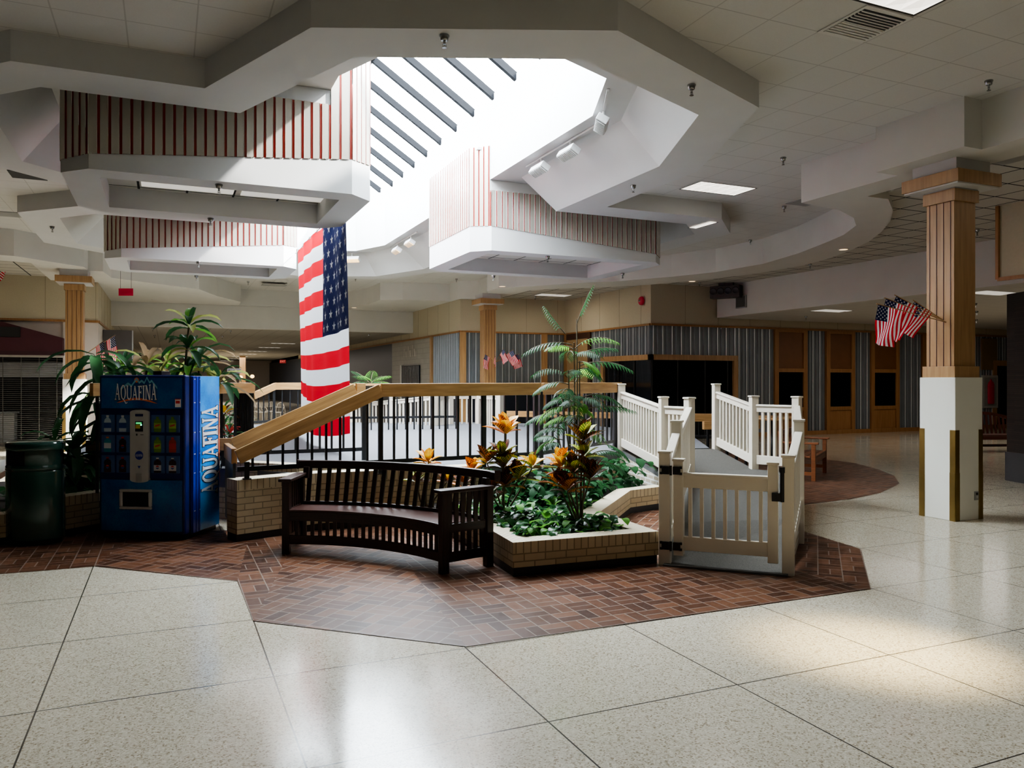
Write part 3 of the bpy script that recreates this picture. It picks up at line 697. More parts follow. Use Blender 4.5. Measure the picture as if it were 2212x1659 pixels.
# gate
gt=thing('ramp_gate','cream vinyl gate with black hinges closing the foot of the ramp','gate',tuple(L1))
d=(R1-L1).normalized(); nrm=V((d.y,-d.x,0)); G0=L1+d*.13+nrm*-.0; G1=R1-d*.13
rt=math.atan2(d.y,d.x)
for p,nm in ((G0,'hinge_stile'),(G1,'latch_stile')): vpost(gt,p,.1,.985,rt,.09,nm)
MB().bar(V((G0.x,G0.y,.80)),V((G1.x,G1.y,.80)),.05,.12).build('top_rail',K['vinyl'],gt,.006)
MB().bar(V((G0.x,G0.y,.865)),V((G1.x,G1.y,.865)),.075,.028).build('rail_cap',K['vinyl'],gt,.008)
MB().bar(V((G0.x,G0.y,.215)),V((G1.x,G1.y,.215)),.05,.13).build('bottom_rail',K['vinyl'],gt,.006)
for k in range(1,8):
    p=G0.lerp(G1,k/8); MB().obox((p.x,p.y,.51),.034,.034,.5,d,nrm).build('baluster',K['vinyl'],gt,.003)
for z in (.90,.19):
    mb=MB()
    for s in (-1,1):
        c=L1.lerp(G0,.5)+nrm*.062+d*s*.052; mb.obox((c.x,c.y,z),.07,.012,.075,d,nrm)
        for a in (-1,1): 
            e=c+d*s*.04; mb.obox((e.x,e.y,z+a*.028),.024,.012,.024,d,nrm)
    c=L1.lerp(G0,.5)+nrm*.066; mb.tube([(c.x,c.y,z-.045),(c.x,c.y,z+.045)],.012)
    mb.build('hinge',K['black'],gt,.002)
c=G1+d*.06+nrm*.06; mb=MB(); mb.obox((c.x-d.x*.03,c.y-d.y*.03,.70),.075,.03,.075,d,nrm); c=c+d*.02; mb.tube([(c.x,c.y,.66),(c.x,c.y,.92)],.018); mb.tube([(c.x,c.y,.92),(c.x,c.y,.97)],.024); mb.build('latch',K['black'],gt,.004)
S('trim_6',MB().bar(V((L1.x,L1.y,.012))+nrm*.08,V((R1.x,R1.y,.012))+nrm*.08,.06,.02),K['concrete'],'grey threshold strip under the ramp gate')
# far white ramp rails
fa=[at(690,HY,23),at(760,HY,21.6),at(845,HY,20.4),at(932,HY,19.4)]
for q in fa: q.z=0
fr=thing('ramp_railing','far white vinyl ramp railing rising along the back of the platform','railing',tuple(fa[0]))
fz=[.05,.15,.27,.4]
for i,p in enumerate(fa): vpost(fr,p,0,fz[i]+1.03,0)
for i in range(3): vpanel(fr,fa[i],fa[i+1],fz[i],fz[i+1],.95,.12,.16)
fb=[at(938,HY,19.2),at(972,HY,20.0),at(1034,HY,20.2),at(1080,HY,18.9)]
for q in fb: q.z=0
fr=thing('ramp_railing','far white vinyl railing around the top of the back ramp','railing',tuple(fb[0]))
for i,p in enumerate(fb): vpost(fr,p,.3 if i else .3,1.46,.4,.13)
for i in range(3): vpanel(fr,fb[i],fb[i+1],.42,.42,.95,.12,.15)
# ================================================================ CURVED BENCH
def local(o,x,y,z): return o
bo=at(623,HY,7.86); bo.z=0; br_=at(951,HY,7.07); br_.z=0
ch=(br_-bo); CL=ch.length; ch/=CL; bk=V((-ch.y,ch.x,0)); cen=(bo+br_)/2
bench=thing('curved_bench','dark mahogany curved slatted bench in front of the tan brick planter','bench',tuple(cen))
TH=R_(24.6); RF=CL/2/math.sin(TH); RBk=RF+.52; fc=cen-bk*(RF*math.cos(TH))
def bp(r,ph,z): return fc+ch*(r*math.sin(ph))+bk*(r*math.cos(ph))+V((0,0,z))
def arcbar(r0,r1,z0,z1,p0=-TH,p1=TH,n=24,lean=0):
    mb=MB(); vs=[]; fs=[]; uv=[]
    for i in range(n+1):
        p=p0+(p1-p0)*i/n
        vs+=[bp(r0,p,z0),bp(r1,p,z0),bp(r1+lean,p,z1),bp(r0+lean,p,z1)]
    for i in range(n):
        for k in range(4):
            fs.append([i*4+k,i*4+(k+1)%4,(i+1)*4+(k+1)%4,(i+1)*4+k]); x0=r0*(p1-p0)*i/n; x1=r0*(p1-p0)*(i+1)/n; uv.append([(x0,k*.2),(x0,k*.2+.15),(x1,k*.2+.15),(x1,k*.2)])
    fs+= [[0,1,2,3],[n*4+3,n*4+2,n*4+1,n*4]]; uv+=[[(0,0),(.1,0),(.1,.1),(0,.1)]]*2
    return mb.add(vs,fs,0,uv)
def rpost(r,ph,w,dpt,z0,z1,mat,name,lean=0):
    c0=bp(r,ph,z0); c1=bp(r+lean,ph,z1); rad=(bp(1,ph,0)-fc); rad.z=0; rad.normalize()
    return MB().bar(c0,c1,w,dpt,0,tuple(rad)).build(name,K[mat],bench,.006)
for s in (-1,1):
    rpost(RF+.02,s*(TH+.012),.075,.075,0,.73,'benchwood','leg')
    rpost(RBk+.0,s*(TH+.012),.075,.075,0,.73,'benchwood','leg')
    ph=s*(TH+.012)
    a=bp(RF-.05,ph,.745); b=bp(RBk+.03,ph,.745); MB().bar(a,b,.13,.032).build('armrest',K['benchwood'],bench,.008)
    for z,h,nm in ((.40,.08,'side_rail'),(.14,.09,'side_rail')): MB().bar(bp(RF,ph,z),bp(RBk,ph,z),.03,h).build(nm,K['benchwood'],bench,.004)
    mb=MB()
    for k in range(6):
        r=RF+.085+k*.072; x=bp(r,ph,0); rad=(x-fc).normalized(); mb.bar(x+V((0,0,.18)),x+V((0,0,.73)),.016,.042,0,tuple(rad))
    mb.build('side_slats',K['benchwood'],bench)
for k in range(6):
    r=RF-.01+k*.083; arcbar(r,r+.077,.425-.004*k,.447-.004*k).build('seat_slat',K['benchseat'],bench,.004)
arcbar(RF-.005,RF+.025,.335,.425).build('front_rail',K['benchwood'],bench,.004)
arcbar(RF+.0,RF+.03,.10,.19).build('lower_front_rail',K['benchwood'],bench,.004)
mb=MB(); N=22
for k in range(N):
    p=-TH+.02+(2*TH-.04)*(k+.5)/N; x=bp(RF+.014,p,0); rad=(x-fc).normalized(); mb.bar(x+V((0,0,.18)),x+V((0,0,.35)),.036,.016,0,tuple(rad))
mb.build('front_skirt_slats',K['benchwood'],bench)
LN=.07
arcbar(RBk-.02+LN,RBk+.03+LN,.80,.885,-TH-.03,TH+.03).build('top_rail',K['benchwood'],bench,.01)
arcbar(RBk-.035,RBk+.0,.40,.46).build('lower_back_rail',K['benchwood'],bench,.004)
N=22
for k in range(N):
    p=-TH+(2*TH)*(k+.5)/N; rad=(bp(1,p,0)-fc).normalized()
    MB().bar(bp(RBk-.02,p,.44),bp(RBk+LN-.0,p,.81),.046,.018,0,tuple(rad)).build('back_slat',K['benchwood'],bench)
for s in (-1,1): rpost(RBk-.0,s*(TH-.01),.06,.05,.70,.82,'benchwood','back_post',LN*.3)
# ================================================================ TRASH CAN
tc=at(77,HY,8.42); tc.z=0
can=thing('trash_can','dark green oval trash can with an open side flap, left of the vending machine','trash can',tuple(tc))
ar=R_(-20)
def oval(mb,prof,m=0,n=40): 
    vs=[]
    for r,z in prof:
        for k in range(n):
            a=2*math.pi*k/n; x=.292*r*math.cos(a); y=.22*r*math.sin(a); 
            vs.append((tc.x+x*math.cos(ar)-y*math.sin(ar),tc.y+x*math.sin(ar)+y*math.cos(ar),z))
    fs=[[i*n+k,i*n+(k+1)%n,(i+1)*n+(k+1)%n,(i+1)*n+k] for i in range(len(prof)-1) for k in range(n)]
    mb.add(vs,fs,m,None,True); mb.add(vs[-n:],[list(range(n))],m); return vs
mb=MB(); oval(mb,[(.9,.0),(.9,.05)]); mb.build('plinth',K['black'],can)
mb=MB(); oval(mb,[(.9,.045),(.985,.05),(1.0,.075),(1.0,.77),(.985,.785),(.96,.79)]); mb.build('body',K['green'],can)
mb=MB(); n=40; prof=[(.985,.79),(1.005,.795),(1.005,.83),(.98,.845),(.98,.85),(.98,1.0),(1.0,1.005),(1.01,1.02),(1.01,1.06),(.99,1.085),(.93,1.095),(.0,1.10)]
vs=[]
for r,z in prof:
    for k in range(n):
        a=2*math.pi*k/n; x=.292*r*math.cos(a); y=.22*r*math.sin(a); vs.append((tc.x+x*math.cos(ar)-y*math.sin(ar),tc.y+x*math.sin(ar)+y*math.cos(ar),z))
fs=[]
for i in range(len(prof)-1):
    for k in range(n):
        a=360*k/n
        if i==4 and (215<=a<=264 or a<=27 or a>=350): continue
        fs.append([i*n+k,i*n+(k+1)%n,(i+1)*n+(k+1)%n,(i+1)*n+k])
mb.add(vs,fs,0,None,True); mb.build('hood',K['green'],can)
mb=MB(); oval(mb,[(.9,.84),(.9,1.0)]); mb.build('inner_bin',K['dark'],can)
# ================================================================ VENDING MACHINE
vm0=at(214,HY,8.62); vm1=at(400,HY,8.5); vm0.z=vm1.z=0
vx=(vm1-vm0); VW=vx.length; vx/=VW; vy=V((-vx.y,vx.x,0)); VH=1.805; VD=.74
vend=thing('vending_machine','blue drink vending machine with white mountain lettering, beside the green trash can','vending machine',tuple(vm0))
def vp(x,y,z): return vm0+vx*x+vy*y+V((0,0,z))
def vbox(mb,x0,x1,y0,y1,z0,z1,m=0):
    c=vp((x0+x1)/2,(y0+y1)/2,(z0+z1)/2); return mb.obox(c,x1-x0,y1-y0,z1-z0,vx,vy,m=m)
def bluewater(name,c0,c1,c2,st):
    n=NT(name); a=n.noise(n.oc(),3,4); b=n.noise(n.oc(),60,4)
    f=n.math('ADD',n.math('MULTIPLY',a,.75),n.math('MULTIPLY',b,.25)); n.col(n.ramp(f,(.3,c0),(.5,c1),(.7,c2))); n.set(.25,0,.5); n.bump(b,.12,.004); return n.mat
K['vblue']=bluewater('vending_blue_front',(.004,.035,.17),(.008,.09,.3),(.02,.17,.42),0)
K['vside']=bluewater('vending_skylit_side',(.01,.14,.6),(.02,.27,.8),(.05,.40,.9),0)  # skylight falling on the side is put into this brighter blue
K['vcab']=plain('vending_cabinet_blue',(.012,.03,.3),.3,var=.05)
K['vdk']=plain('vending_dark_blue',(.004,.012,.10),.35,var=.05)
K['lett']=plain('white_lettering',(.85,.87,.9),.5,var=.01)
K['lettdk']=plain('navy_outline',(.006,.02,.09),.5)
K['swoosh']=plain('orange_swoosh',(.75,.16,.06),.5)
K['sunor']=plain('orange_sun',(.8,.2,.06),.5)
mb=MB(); vbox(mb,0.0,VW,.14,VD,.05,VH-.01); mb.build('cabinet',K['vcab'],vend,.01)
mb=MB(); vbox(mb,.0,VW-.0,.0,.10,.06,VH); mb.build('door',K['vdk'],vend,.02)
mb=MB(); vbox(mb,.0,VW-.02,.10,.14,.06,VH-.01); mb.build('door_seal',K['black'],vend)
mb=MB(); vbox(mb,.02,VW-.02,.05,VD-.03,0,.05); mb.build('feet',K['black'],vend)
mb=MB(); vbox(mb,.56,.66,.12,.3,VH-.01,VH+.045); mb.build('top_bracket',K['black'],vend,.005)
# curved lower and upper front panels
def curved(name,z0,z1,mat,bow=.02,x0=.03,x1=None,nz=1):
    x1=x1 or VW-.03; mb=MB(); vs=[]; n=16
    for i in range(n+1):
        t=i/n; x=x0+(x1-x0)*t; y=-.004-bow*4*t*(1-t)
        vs+=[vp(x,y,z0),vp(x,y,z1)]
    mb.add(vs,[[i*2,i*2+2,i*2+3,i*2+1] for i in range(n)],0,None,True)
    mb.face([vs[i*2+1] for i in range(n+1)]+[vp(x1,0,z1),vp(x0,0,z1)]); mb.face(([vs[i*2] for i in range(n+1)]+[vp(x1,0,z0),vp(x0,0,z0)])[::-1])
    return mb.build(name,K[mat],vend)
curved('upper_panel',1.44,VH-.03,'vblue',.012); curved('lower_panel',.10,.66,'vblue',.03)
curved('selection_panel',.68,1.42,'vdk',.006)
mb=MB()
for a,b in ((.145,.20),(.215,.26),(.275,.30)): vbox(mb,VW,VW+.012,a,b,.06,VH-.015)
mb.build('side_ribs',K['vcab'],vend)
mb=MB(); vbox(mb,VW,VW+.006,.31,VD,.06,VH-.012); mb.build('side_panel',K['vside'],vend)
for z in (1.76,1.5,1.17,.93,.72,.30):
    for y in (.165,.185,.285): 
        p=vp(VW+.013,y,z); MB().obox(p,.004,.008,.012,vx,vy).build('rivet',K['lett'],vend)
# --- lettering: hand-cut serif capitals
def glyphs():
    G={}
    def quad(a,b,w0,w1=None):
        w1=w1 or w0; return [(a[0]-w0/2,a[1]),(a[0]+w0/2,a[1]),(b[0]+w1/2,b[1]),(b[0]-w1/2,b[1])]
    def ser(x,y,w=.26,h=.06): return [(x-w/2,y),(x+w/2,y),(x+w/2*.55,y+h),(x-w/2*.55,y+h)]
    def sert(x,y,w=.26,h=.06): return [(x-w/2*.55,y-h),(x+w/2*.55,y-h),(x+w/2,y),(x-w/2,y)]
    G['A']=(.78,[quad((.12,0),(.36,1),.07),quad((.62,0),(.38,1),.16),[(.22,.32),(.54,.32),(.53,.39),(.24,.39)],ser(.12,0),ser(.63,0,.3)])
    ring=[]; n=26
    for i in range(n):
        a0=2*math.pi*i/n; a1=2*math.pi*(i+1)/n
        f=lambda a,r,w: (.40+math.cos(a)*(.36 if r else .22),.5+math.sin(a)*(.5 if r else .44))
        ring.append([f(a0,1,0),f(a1,1,0),f(a1,0,0),f(a0,0,0)])
    G['Q']=(.82,ring+[[(.34,.06),(.5,.02),(.78,-.2),(.98,-.16),(.97,-.22),(.72,-.28)]])
    G['O']=(.82,ring)
    u=[]
    for i in range(12):
        a0=math.pi+math.pi*i/12; a1=math.pi+math.pi*(i+1)/12
        o=lambda a:(.39+.31*math.cos(a),.33+.33*math.sin(a)); k=lambda a:(.41+.2*math.cos(a),.33+.25*math.sin(a)); u.append([o(a0),o(a1),k(a1),k(a0)])
    G['U']=(.80,u+[[(.08,.33),(.21,.33),(.21,1),(.08,1)],[(.61,.33),(.70,.33),(.70,1),(.61,1)],sert(.145,1,.3),sert(.655,1)])
    G['F']=(.62,[[(.12,0),(.27,0),(.27,1),(.12,1)],[(.27,.93),(.58,.93),(.58,1),(.27,1)],[(.27,.5),(.48,.5),(.48,.57),(.27,.57)],[(.54,.78),(.58,.78),(.58,.93),(.5,.93)],[(.44,.42),(.48,.42),(.48,.65),(.44,.65)],ser(.195,0,.32),[(.02,.94),(.14,.94),(.14,1),(.02,1)]])
    G['I']=(.36,[[(.11,0),(.26,0),(.26,1),(.11,1)],ser(.185,0,.32),sert(.185,1,.32)])
    G['N']=(.84,[[(.12,0),(.2,0),(.2,1),(.12,1)],[(.64,0),(.72,0),(.72,1),(.64,1)],[(.1,1),(.28,1),(.72,0),(.56,0)],ser(.16,0),sert(.13,1,.2),sert(.68,1)])
    return G
GL=glyphs()
def lettering(text,org,X,Y,N,h,wscale,name,parent,mat,off=.003,grow=0,taper=0):
    """letters laid on a plane: org lower-left corner, X along, Y up, N outward"""
    mb=MB(); tot=sum(GL[c][0] for c in text)*h*wscale; x=0
    for ch_ in text:
        w,ps=GL[ch_]
        for poly in ps:
            cx=sum(p[0] for p in poly)/len(poly); cy=sum(p[1] for p in poly)/len(poly); pts=[]
            for a,b in poly:
                if grow: a+= (grow if a>cx else -grow); b+=(grow if b>cy else -grow)
                X_=x+a*h*wscale; t=X_/tot; k=1+taper*(2*t-1)**2
                pts.append(org+X*X_+Y*(b*h*k)+N*off)
            if (pts[1]-pts[0]).cross(pts[2]-pts[1]).dot(N)<0: pts=pts[::-1]
            mb.face(pts)
        x+=w*h*wscale
    return mb.build(name,mat,parent)
fx,fy=vx,V((0,0,1)); fn=-vy
og=vp(.20,-.018,1.535)
lettering('AQUAFINA',og,fx,fy,fn,.15,.565,'front_lettering',vend,K['lett'],.004,.01,.22)
lettering('AQUAFINA',og,fx,fy,fn,.15,.565,'lettering_outline',vend,K['lettdk'],.001,.05,.22)
def flat(name,pts,mat,org,X,Y,N,off): 
    mb=MB(); 
    for poly in pts:
        P=[org+X*a+Y*b+N*off for a,b in poly]
        if (P[1]-P[0]).cross(P[2]-P[1]).dot(N)<0: P=P[::-1]
        mb.face(P)
    return mb.build(name,mat,vend)
K['mount']=plain('pale_blue_mountain',(.18,.5,.66),.5)
mo=[(0,.0),(.09,.06),(.13,.035),(.19,.11),(.22,.07),(.25,.09),(.28,.065),(.31,.125),(.34,.07),(.365,.09),(.43,.01)]
flat('mountain_emblem',[[a,b,(b[0],b[1]-.026),(a[0],a[1]-.026)] for a,b in zip(mo,mo[1:])],K['mount'],vp(.265,-.018,1.665),fx,fy,fn,.0025)
n=16; flat('sun_emblem',[[(.19+.028*math.cos(2*math.pi*i/n),.085+.028*math.sin(2*math.pi*i/n)) for i in range(n)]],K['sunor'],vp(.265,-.018,1.665),fx,fy,fn,.002)
sw=[]
for i in range(14):
    f=lambda t:(.47*t,.055*math.sin(math.pi*t)-.008*t); a,b=f(i/14),f((i+1)/14); w0=.022*math.sin(math.pi*i/14)**.6; w1=.022*math.sin(math.pi*(i+1)/14)**.6
    sw.append([a,b,(b[0],b[1]-w1-.003),(a[0],a[1]-w0-.003)])
flat('swoosh_emblem',sw,K['swoosh'],vp(.225,-.018,1.505),fx,fy,fn,.0015)
# side lettering runs upward
sX=V((0,0,1)); sY=-vy; sN=vx
so_=vp(VW+.007,.69,.44)
lettering('AQUAFINA',so_,sX,sY,sN,.325,.54,'side_lettering',vend,K['lett'],.004,.03,.1)
lettering('AQUAFINA',so_,sX,sY,sN,.325,.54,'lettering_outline',vend,K['lettdk'],.0015,.07,.1)
sw=[]
for i in range(14):
    f=lambda t:(1.05*t,-.012-.055*math.sin(math.pi*t)); 
    g=lambda t:(.06+1.0*t,.03*math.sin(math.pi*t)); a,b=g(i/14),g((i+1)/14); w=lambda t:.003+.024*math.sin(math.pi*t)**.7
    sw.append([a,b,(b[0],b[1]-w((i+1)/14)),(a[0],a[1]-w(i/14))])
flat('swoosh_emblem',sw,K['swoosh'],vp(VW+.007,.745,.47),sX,sY,sN,.003)
# selection windows with bottles
K['winback']=plain('window_backing',(.05,.10,.24),.4)
bc={'water':(.45,.55,.62),'teal':(.03,.25,.32),'cola':(.04,.012,.01),'green':(.12,.24,.02),'red':(.4,.05,.02)}
for k,c in bc.items(): K['b_'+k]=plain('bottle_'+k,c,.25,var=.05)
K['lab_w']=plain('bottle_label_white',(.55,.57,.6),.5); K['lab_b']=plain('bottle_label_blue',(.02,.06,.22),.5); K['lab_r']=plain('bottle_label_red',(.5,.03,.03),.5); K['lab_g']=plain('bottle_label_lime',(.3,.45,.05),.5); K['cap_o']=plain('bottle_cap_orange',(.6,.12,.03),.4); K['cap_w']=plain('bottle_cap_white',(.6,.6,.6),.4)
sel=[['water','water','green','green'],['teal','cola','green','red'],['cola','cola','diet','diet']]
xs=[.114,.29,.694,.867]; zs=[1.274,1.052,.83]
for r in range(3):
    for c in range(4):
        kind=sel[r][c]; x=xs[c]*VW; z=zs[r]
        mb=MB(); vbox(mb,x-.078,x+.078,-.016,-.006,z-.095,z+.095); wn_=mb.build('selection_window',K['winback'],vend,.006)
        def bl(name,prof,m,o_=.020):
            pts=[(w,zz) for w,zz in prof]+[(-w,zz) for w,zz in prof[::-1]]
            P=[vp(x+a*1.12,-o_,z+b*1.12) for a,b in pts]
            mb=MB(); mb.face(P); o=mb.build(name,K[m],wn_); return o
        base='cola' if kind=='diet' else kind
        o0=0 if kind=='water' else -.012
        bl('bottle',[(.036,-.08),(.038,-.05),(.034,-.01),(.038,.015),(.03,.04),(.013,.055+o0),(.013,.066+o0)],'b_'+base,.0205)
        bl('bottle_cap',[(.014,.066+o0),(.014,.08+o0)],{'water':'cap_w','teal':'cap_o','green':'b_green','cola':'lab_r','red':'lab_r','diet':'cap_w'}[kind],.0215)
        if kind in('water','green','red','diet','teal'): bl('bottle_label',[(.037,-.045),(.037,.008)] if kind!='diet' else [(.038,-.06),(.038,-.005)],{'water':'lab_b','green':'lab_g','red':'lab_r','diet':'lab_w','teal':'lab_w'}[kind],.0215)
        if kind in('cola','diet'):
            for (a0,a1,m) in ((10,170,'lab_r'),(-170,-10,'lab_b'),(-10,10,'lab_w'),(170,190,'lab_w')):
                mb=MB(); mb.face([vp(x+.02*math.cos(R_(a0+(a1-a0)*i/8)),-.0225,z-.03+.02*math.sin(R_(a0+(a1-a0)*i/8))) for i in range(9)]); mb.build('round_emblem',K[m],wn_)
        if kind=='green':
            mb=MB(); mb.face([vp(x-.03,-.0225,z-.035),vp(x+.026,-.0225,z-.02),vp(x+.03,-.0225,z-.002),vp(x-.026,-.0225,z-.015)]); mb.build('label_stripe',K['lab_r'],wn_)
# payment panel
px0,px1=.386*VW,.60*VW
mb=MB(); pr=[]
for i in range(9): a=math.pi*i/8; pr.append(((px0+px1)/2+(px1-px0)/2*math.cos(a),1.40+.028*math.sin(a)))
pr+=[(px0,.66)]; n0=len(pr)
for i in range(1,9): a=math.pi+math.pi*i/8; pr.append(((px0+px1)/2+(px1-px0)/2*math.cos(a),.66+.028*math.sin(a)))
mb.face([vp(a,-.038,b) for a,b in pr]); 
for i in range(len(pr)): a,b=pr[i],pr[(i+1)%len(pr)]; mb.face([vp(a[0],-.038,a[1]),vp(a[0],0,a[1]),vp(b[0],0,b[1]),vp(b[0],-.038,b[1])])
pay=mb.build('payment_panel',K['ltgrey'],vend)
pc=(px0+px1)/2
def pb(name,x0,x1,z0,z1,m,y=-.042,d=.01): mb=MB(); vbox(mb,x0,x1,y,y+d,z0,z1); return mb.build(name,K[m] if isinstance(m,str) else m,pay,.002)
pb('coin_slot',pc-.045,pc+.045,1.355,1.38,'vdk'); pb('display_bezel',pc-.045,pc+.045,1.19,1.30,'black')
pb('display',pc-.035,pc+.03,1.272,1.29,emit('green_display',(.02,.5,.12),1.2),-.045)
pb('bill_label',pc-.04,pc+.015,1.222,1.265,plain('yellow_sticker',(.6,.45,.03),.5),-.045); pb('bill_light',pc+.02,pc+.032,1.255,1.268,emit('green_led',(.1,.9,.6),4),-.047)
pb('coin_return',pc-.035,pc-.02,1.145,1.165,'black'); pb('card_slot',pc+.015,pc+.05,1.152,1.158,'black'); pb('coin_cup',pc-.03,pc+.03,.645,.73,'grey',-.05,.02)
mb=MB(); mb.face([vp(pc+.048*math.cos(2*math.pi*i/20),-.0395,.93+.048*math.sin(2*math.pi*i/20)) for i in range(20)]); mb.build('round_badge',K['vcab'],pay)
lettering('AQUAFINA',vp(pc-.042,-.0395,.917),fx,fy,fn,.026,.56,'badge_lettering',pay,K['lett'],.002)
mb=MB(); mb.face([vp(pc-.018,-.0395,.815),vp(pc+.018,-.0395,.815),vp(pc,-.0395,.785)]); mb.build('arrow_mark',K['vcab'],pay)
# delivery slot
mb=MB(); c0=vp(.42*VW/.93,-.035,.36)
for x0,x1,z0,z1 in ((.247,.595,.34,.37),(.247,.595,.53,.56),(.247,.28,.37,.53),(.56,.595,.37,.53)): vbox(mb,x0*VW/.93,x1*VW/.93,-.05,-.01,z0,z1)
sl=mb.build('delivery_slot_frame',K['ltgrey'],vend,.01)
mb=MB(); vbox(mb,.28*VW/.93,.57*VW/.93,-.036,-.03,.36,.54); mb.build('delivery_slot',K['dark'],sl)
mb=MB(); vbox(mb,.89*VW,.955*VW,-.012,-.006,1.455,1.545); stk=mb.build('notice_sticker',K['lett'],vend)
mb=MB(); vbox(mb,.89*VW,.955*VW,-.015,-.01,1.538,1.546); vbox(mb,.90*VW,.945*VW,-.015,-.01,1.495,1.525); mb.build('sticker_mark',K['lab_r'],stk)
# ================================================================ COLUMNS
def column(u,v,label,b=1.785):
    r=thing('column',label,'column',(u,v,0))
    def sq(h,z0,z1,nm,m,bev=.004): return MB().box(u-h,u+h,v-h,v+h,z0,z1).build(nm,K[m],r,bev)
    sq(.25,0,b,'plaster_base','colwhite',.006); sq(.228,b,b+.14,'lower_collar','oakv'); sq(.195,b+.14,3.99,'oak_shaft','oakv')
    sq(.225,3.99,4.14,'neck_block','oakv'); sq(.40,4.175,4.33,'capital','oakv'); sq(.38,4.155,4.176,'capital_soffit','white'); sq(.215,4.14,4.16,'neck_top','white'); sq(.31,4.33,4.5,'plaster_top','white')
    mb=MB()
    for k in range(4):
        o=-.195+.39*(k+.5)/4 + (-.06 if k==0 else .06 if k==3 else 0)*.0
        for (sx_,sy_) in (((-1,0),) if u>9.1 and v<10 else ((0,-1),(-1,0))):
            x=u+(o if sx_==0 else sx_*.196); y=v+(o if sx_ else sy_*.196)
            mb.box(x-.004,x+.004,y-.004,y+.004,b+.14,3.99)
    mb.build('groove_strips',K['redline'],r)
    for sx_,sy_ in ((-1,-1),(1,-1),(-1,1)):
        mb=MB(); cx,cy=u+sx_*.252,v+sy_*.252
        for z0,z1,e in ((0,.6,.004),(.6,1.13,0)):
            mb.box(cx,cx-sx_*.075,cy-.002-e,cy+.002+e,z0,z1); mb.box(cx-.002-e,cx+.002+e,cy,cy-sy_*.075,z0,z1)
        mb.build('corner_guard',K['brass'],r)
    return r
cr=column(9.17,6.89,'right oak-clad column on a white base with brass corner guards')
column(9.35,23.1,'oak-clad column beyond the platform, with five small flags',1.5); column(-2.1,22.3,'left oak-clad column behind the vending machine plants')
p=gz(2086,1070,0); 
mb=MB(); q=V((9.30,6.635,.30)); mb.obox(q,.07,.012,.11); o=mb.build('outlet_plate',K['grey'],cr); MB().box(9.285,9.315,6.622,6.634,.27,.30).build('outlet',K['ltgrey'],o); MB().box(9.285,9.315,6.622,6.634,.31,.34).build('outlet',K['black'],o)
# ================================================================ FLAGS
def star(c,X,Y,r):
    pts=[]
    for k in range(10):
        a=math.pi/2+k*math.pi/5; q=r if k%2==0 else r*.4; pts.append(c+X*q*math.cos(a)+Y*q*math.sin(a))
    return pts
def flagcloth(P,nf,sub,name,parent,starr,rows=9,cut=.4):
    """P(f,h) -> point; f 0..1 from hoist to fly, h 0..1 from top stripe down; 13 stripes, canton over 7"""
    mb=MB(); nh=13*sub; vs=[P(i/nf,j/nh) for j in range(nh+1) for i in range(nf+1)]; fs=[];ms=[]
    for j in range(nh):
        for i in range(nf):
            fs.append([j*(nf+1)+i,j*(nf+1)+i+1,(j+1)*(nf+1)+i+1,(j+1)*(nf+1)+i])
            m=2 if (j<7*sub and (i+.5)/nf<cut) else (0 if (j//sub)%2==0 else 1); ms.append(m)
    o0=len(mb.v); mb.add(vs,fs,0,None,True); mb.m=ms
    o=mb.build(name,[K['red'],K['wht'],K['blue']],parent)
    sm=MB()
    for r in range(rows):
        n=6 if r%2==0 else 5
        if rows<9: n=4 if r%2==0 else 3
        for c in range(n):
            f=cut*((c+.5)/n if r%2==0 else (c+1)/(n+1)); h=(7/13)*(r+.6)/(rows+.2)
            p=P(f,h); e=.004; X=(P(f+e,h)-P(f-e,h)).normalized(); Y=(P(f,h-e)-P(f,h+e)).normalized(); N=X.cross(Y).normalized()
            for s in (-1,1): sm.face([q+N*s*.006*(starr/.07) for q in star(p,X,Y,starr)][::s])
    sm.build('stars',K['wht'],o if parent is not None else o); return o
fl=thing('flag','huge red, white and blue star-striped flag hanging under the skylight','flag',(2.4,13.8,4.4))
def bigP(f,h):
    v=11.6+4.7*f; z=4.36-3.4*h
    u=2.42+.07*math.sin(f*7+h*1.2)*(.4+.6*h)+.018*math.sin(f*31+h*3)
    z-=.16*math.sin(min(1,f)*math.pi)*h*h
    return V((u,v,z))
fo=flagcloth(bigP,50,2,'flag_cloth',fl,.085)
mb=MB(); mb.tube([bigP(0,0)+V((0,-.25,.0)),bigP(0,0),bigP(.33,0)+V((0,0,.02)),bigP(.66,0)+V((0,0,.02)),bigP(1,0),bigP(1,0)+V((0,.35,.02))],.008); 
mb.build('cord',K['ltgrey'],fl)
mb=MB()
for k in range(7): p=bigP(k/6,0); mb.box(p.x-.01,p.x+.01,p.y-.012,p.y+.012,p.z-.02,p.z+.05)
mb.build('clips',K['grey'],fl)
def handflag(base,tip,label,group,size=1.0,sway=.15,ph=0.):
    base=V(base);tip=V(tip); r=thing('hand_flag',label,'flag',tuple(base),group)
    MB().tube([base,tip],.006,6).build('flag_stick',K['oak'],r)
    d=(base-tip).normalized(); Hh=.29*size; L=.44*size
    dn=(V((0,0,-1))-d*V((0,0,-1)).dot(d)*1.0).normalized()
    sd=d.cross(dn).normalized()
    P=lambda f,h: tip+d*(.03+Hh*h)+dn*L*f+sd*(.03*math.sin(f*5+h*6+ph)*f*1.2)+d*(sway*f*L*.5)
    flagcloth(P,10,1,'flag_cloth',r,.014*size,6); return r
g='small stick flags fixed to the right column'
b=V((8.965,6.80,2.50))
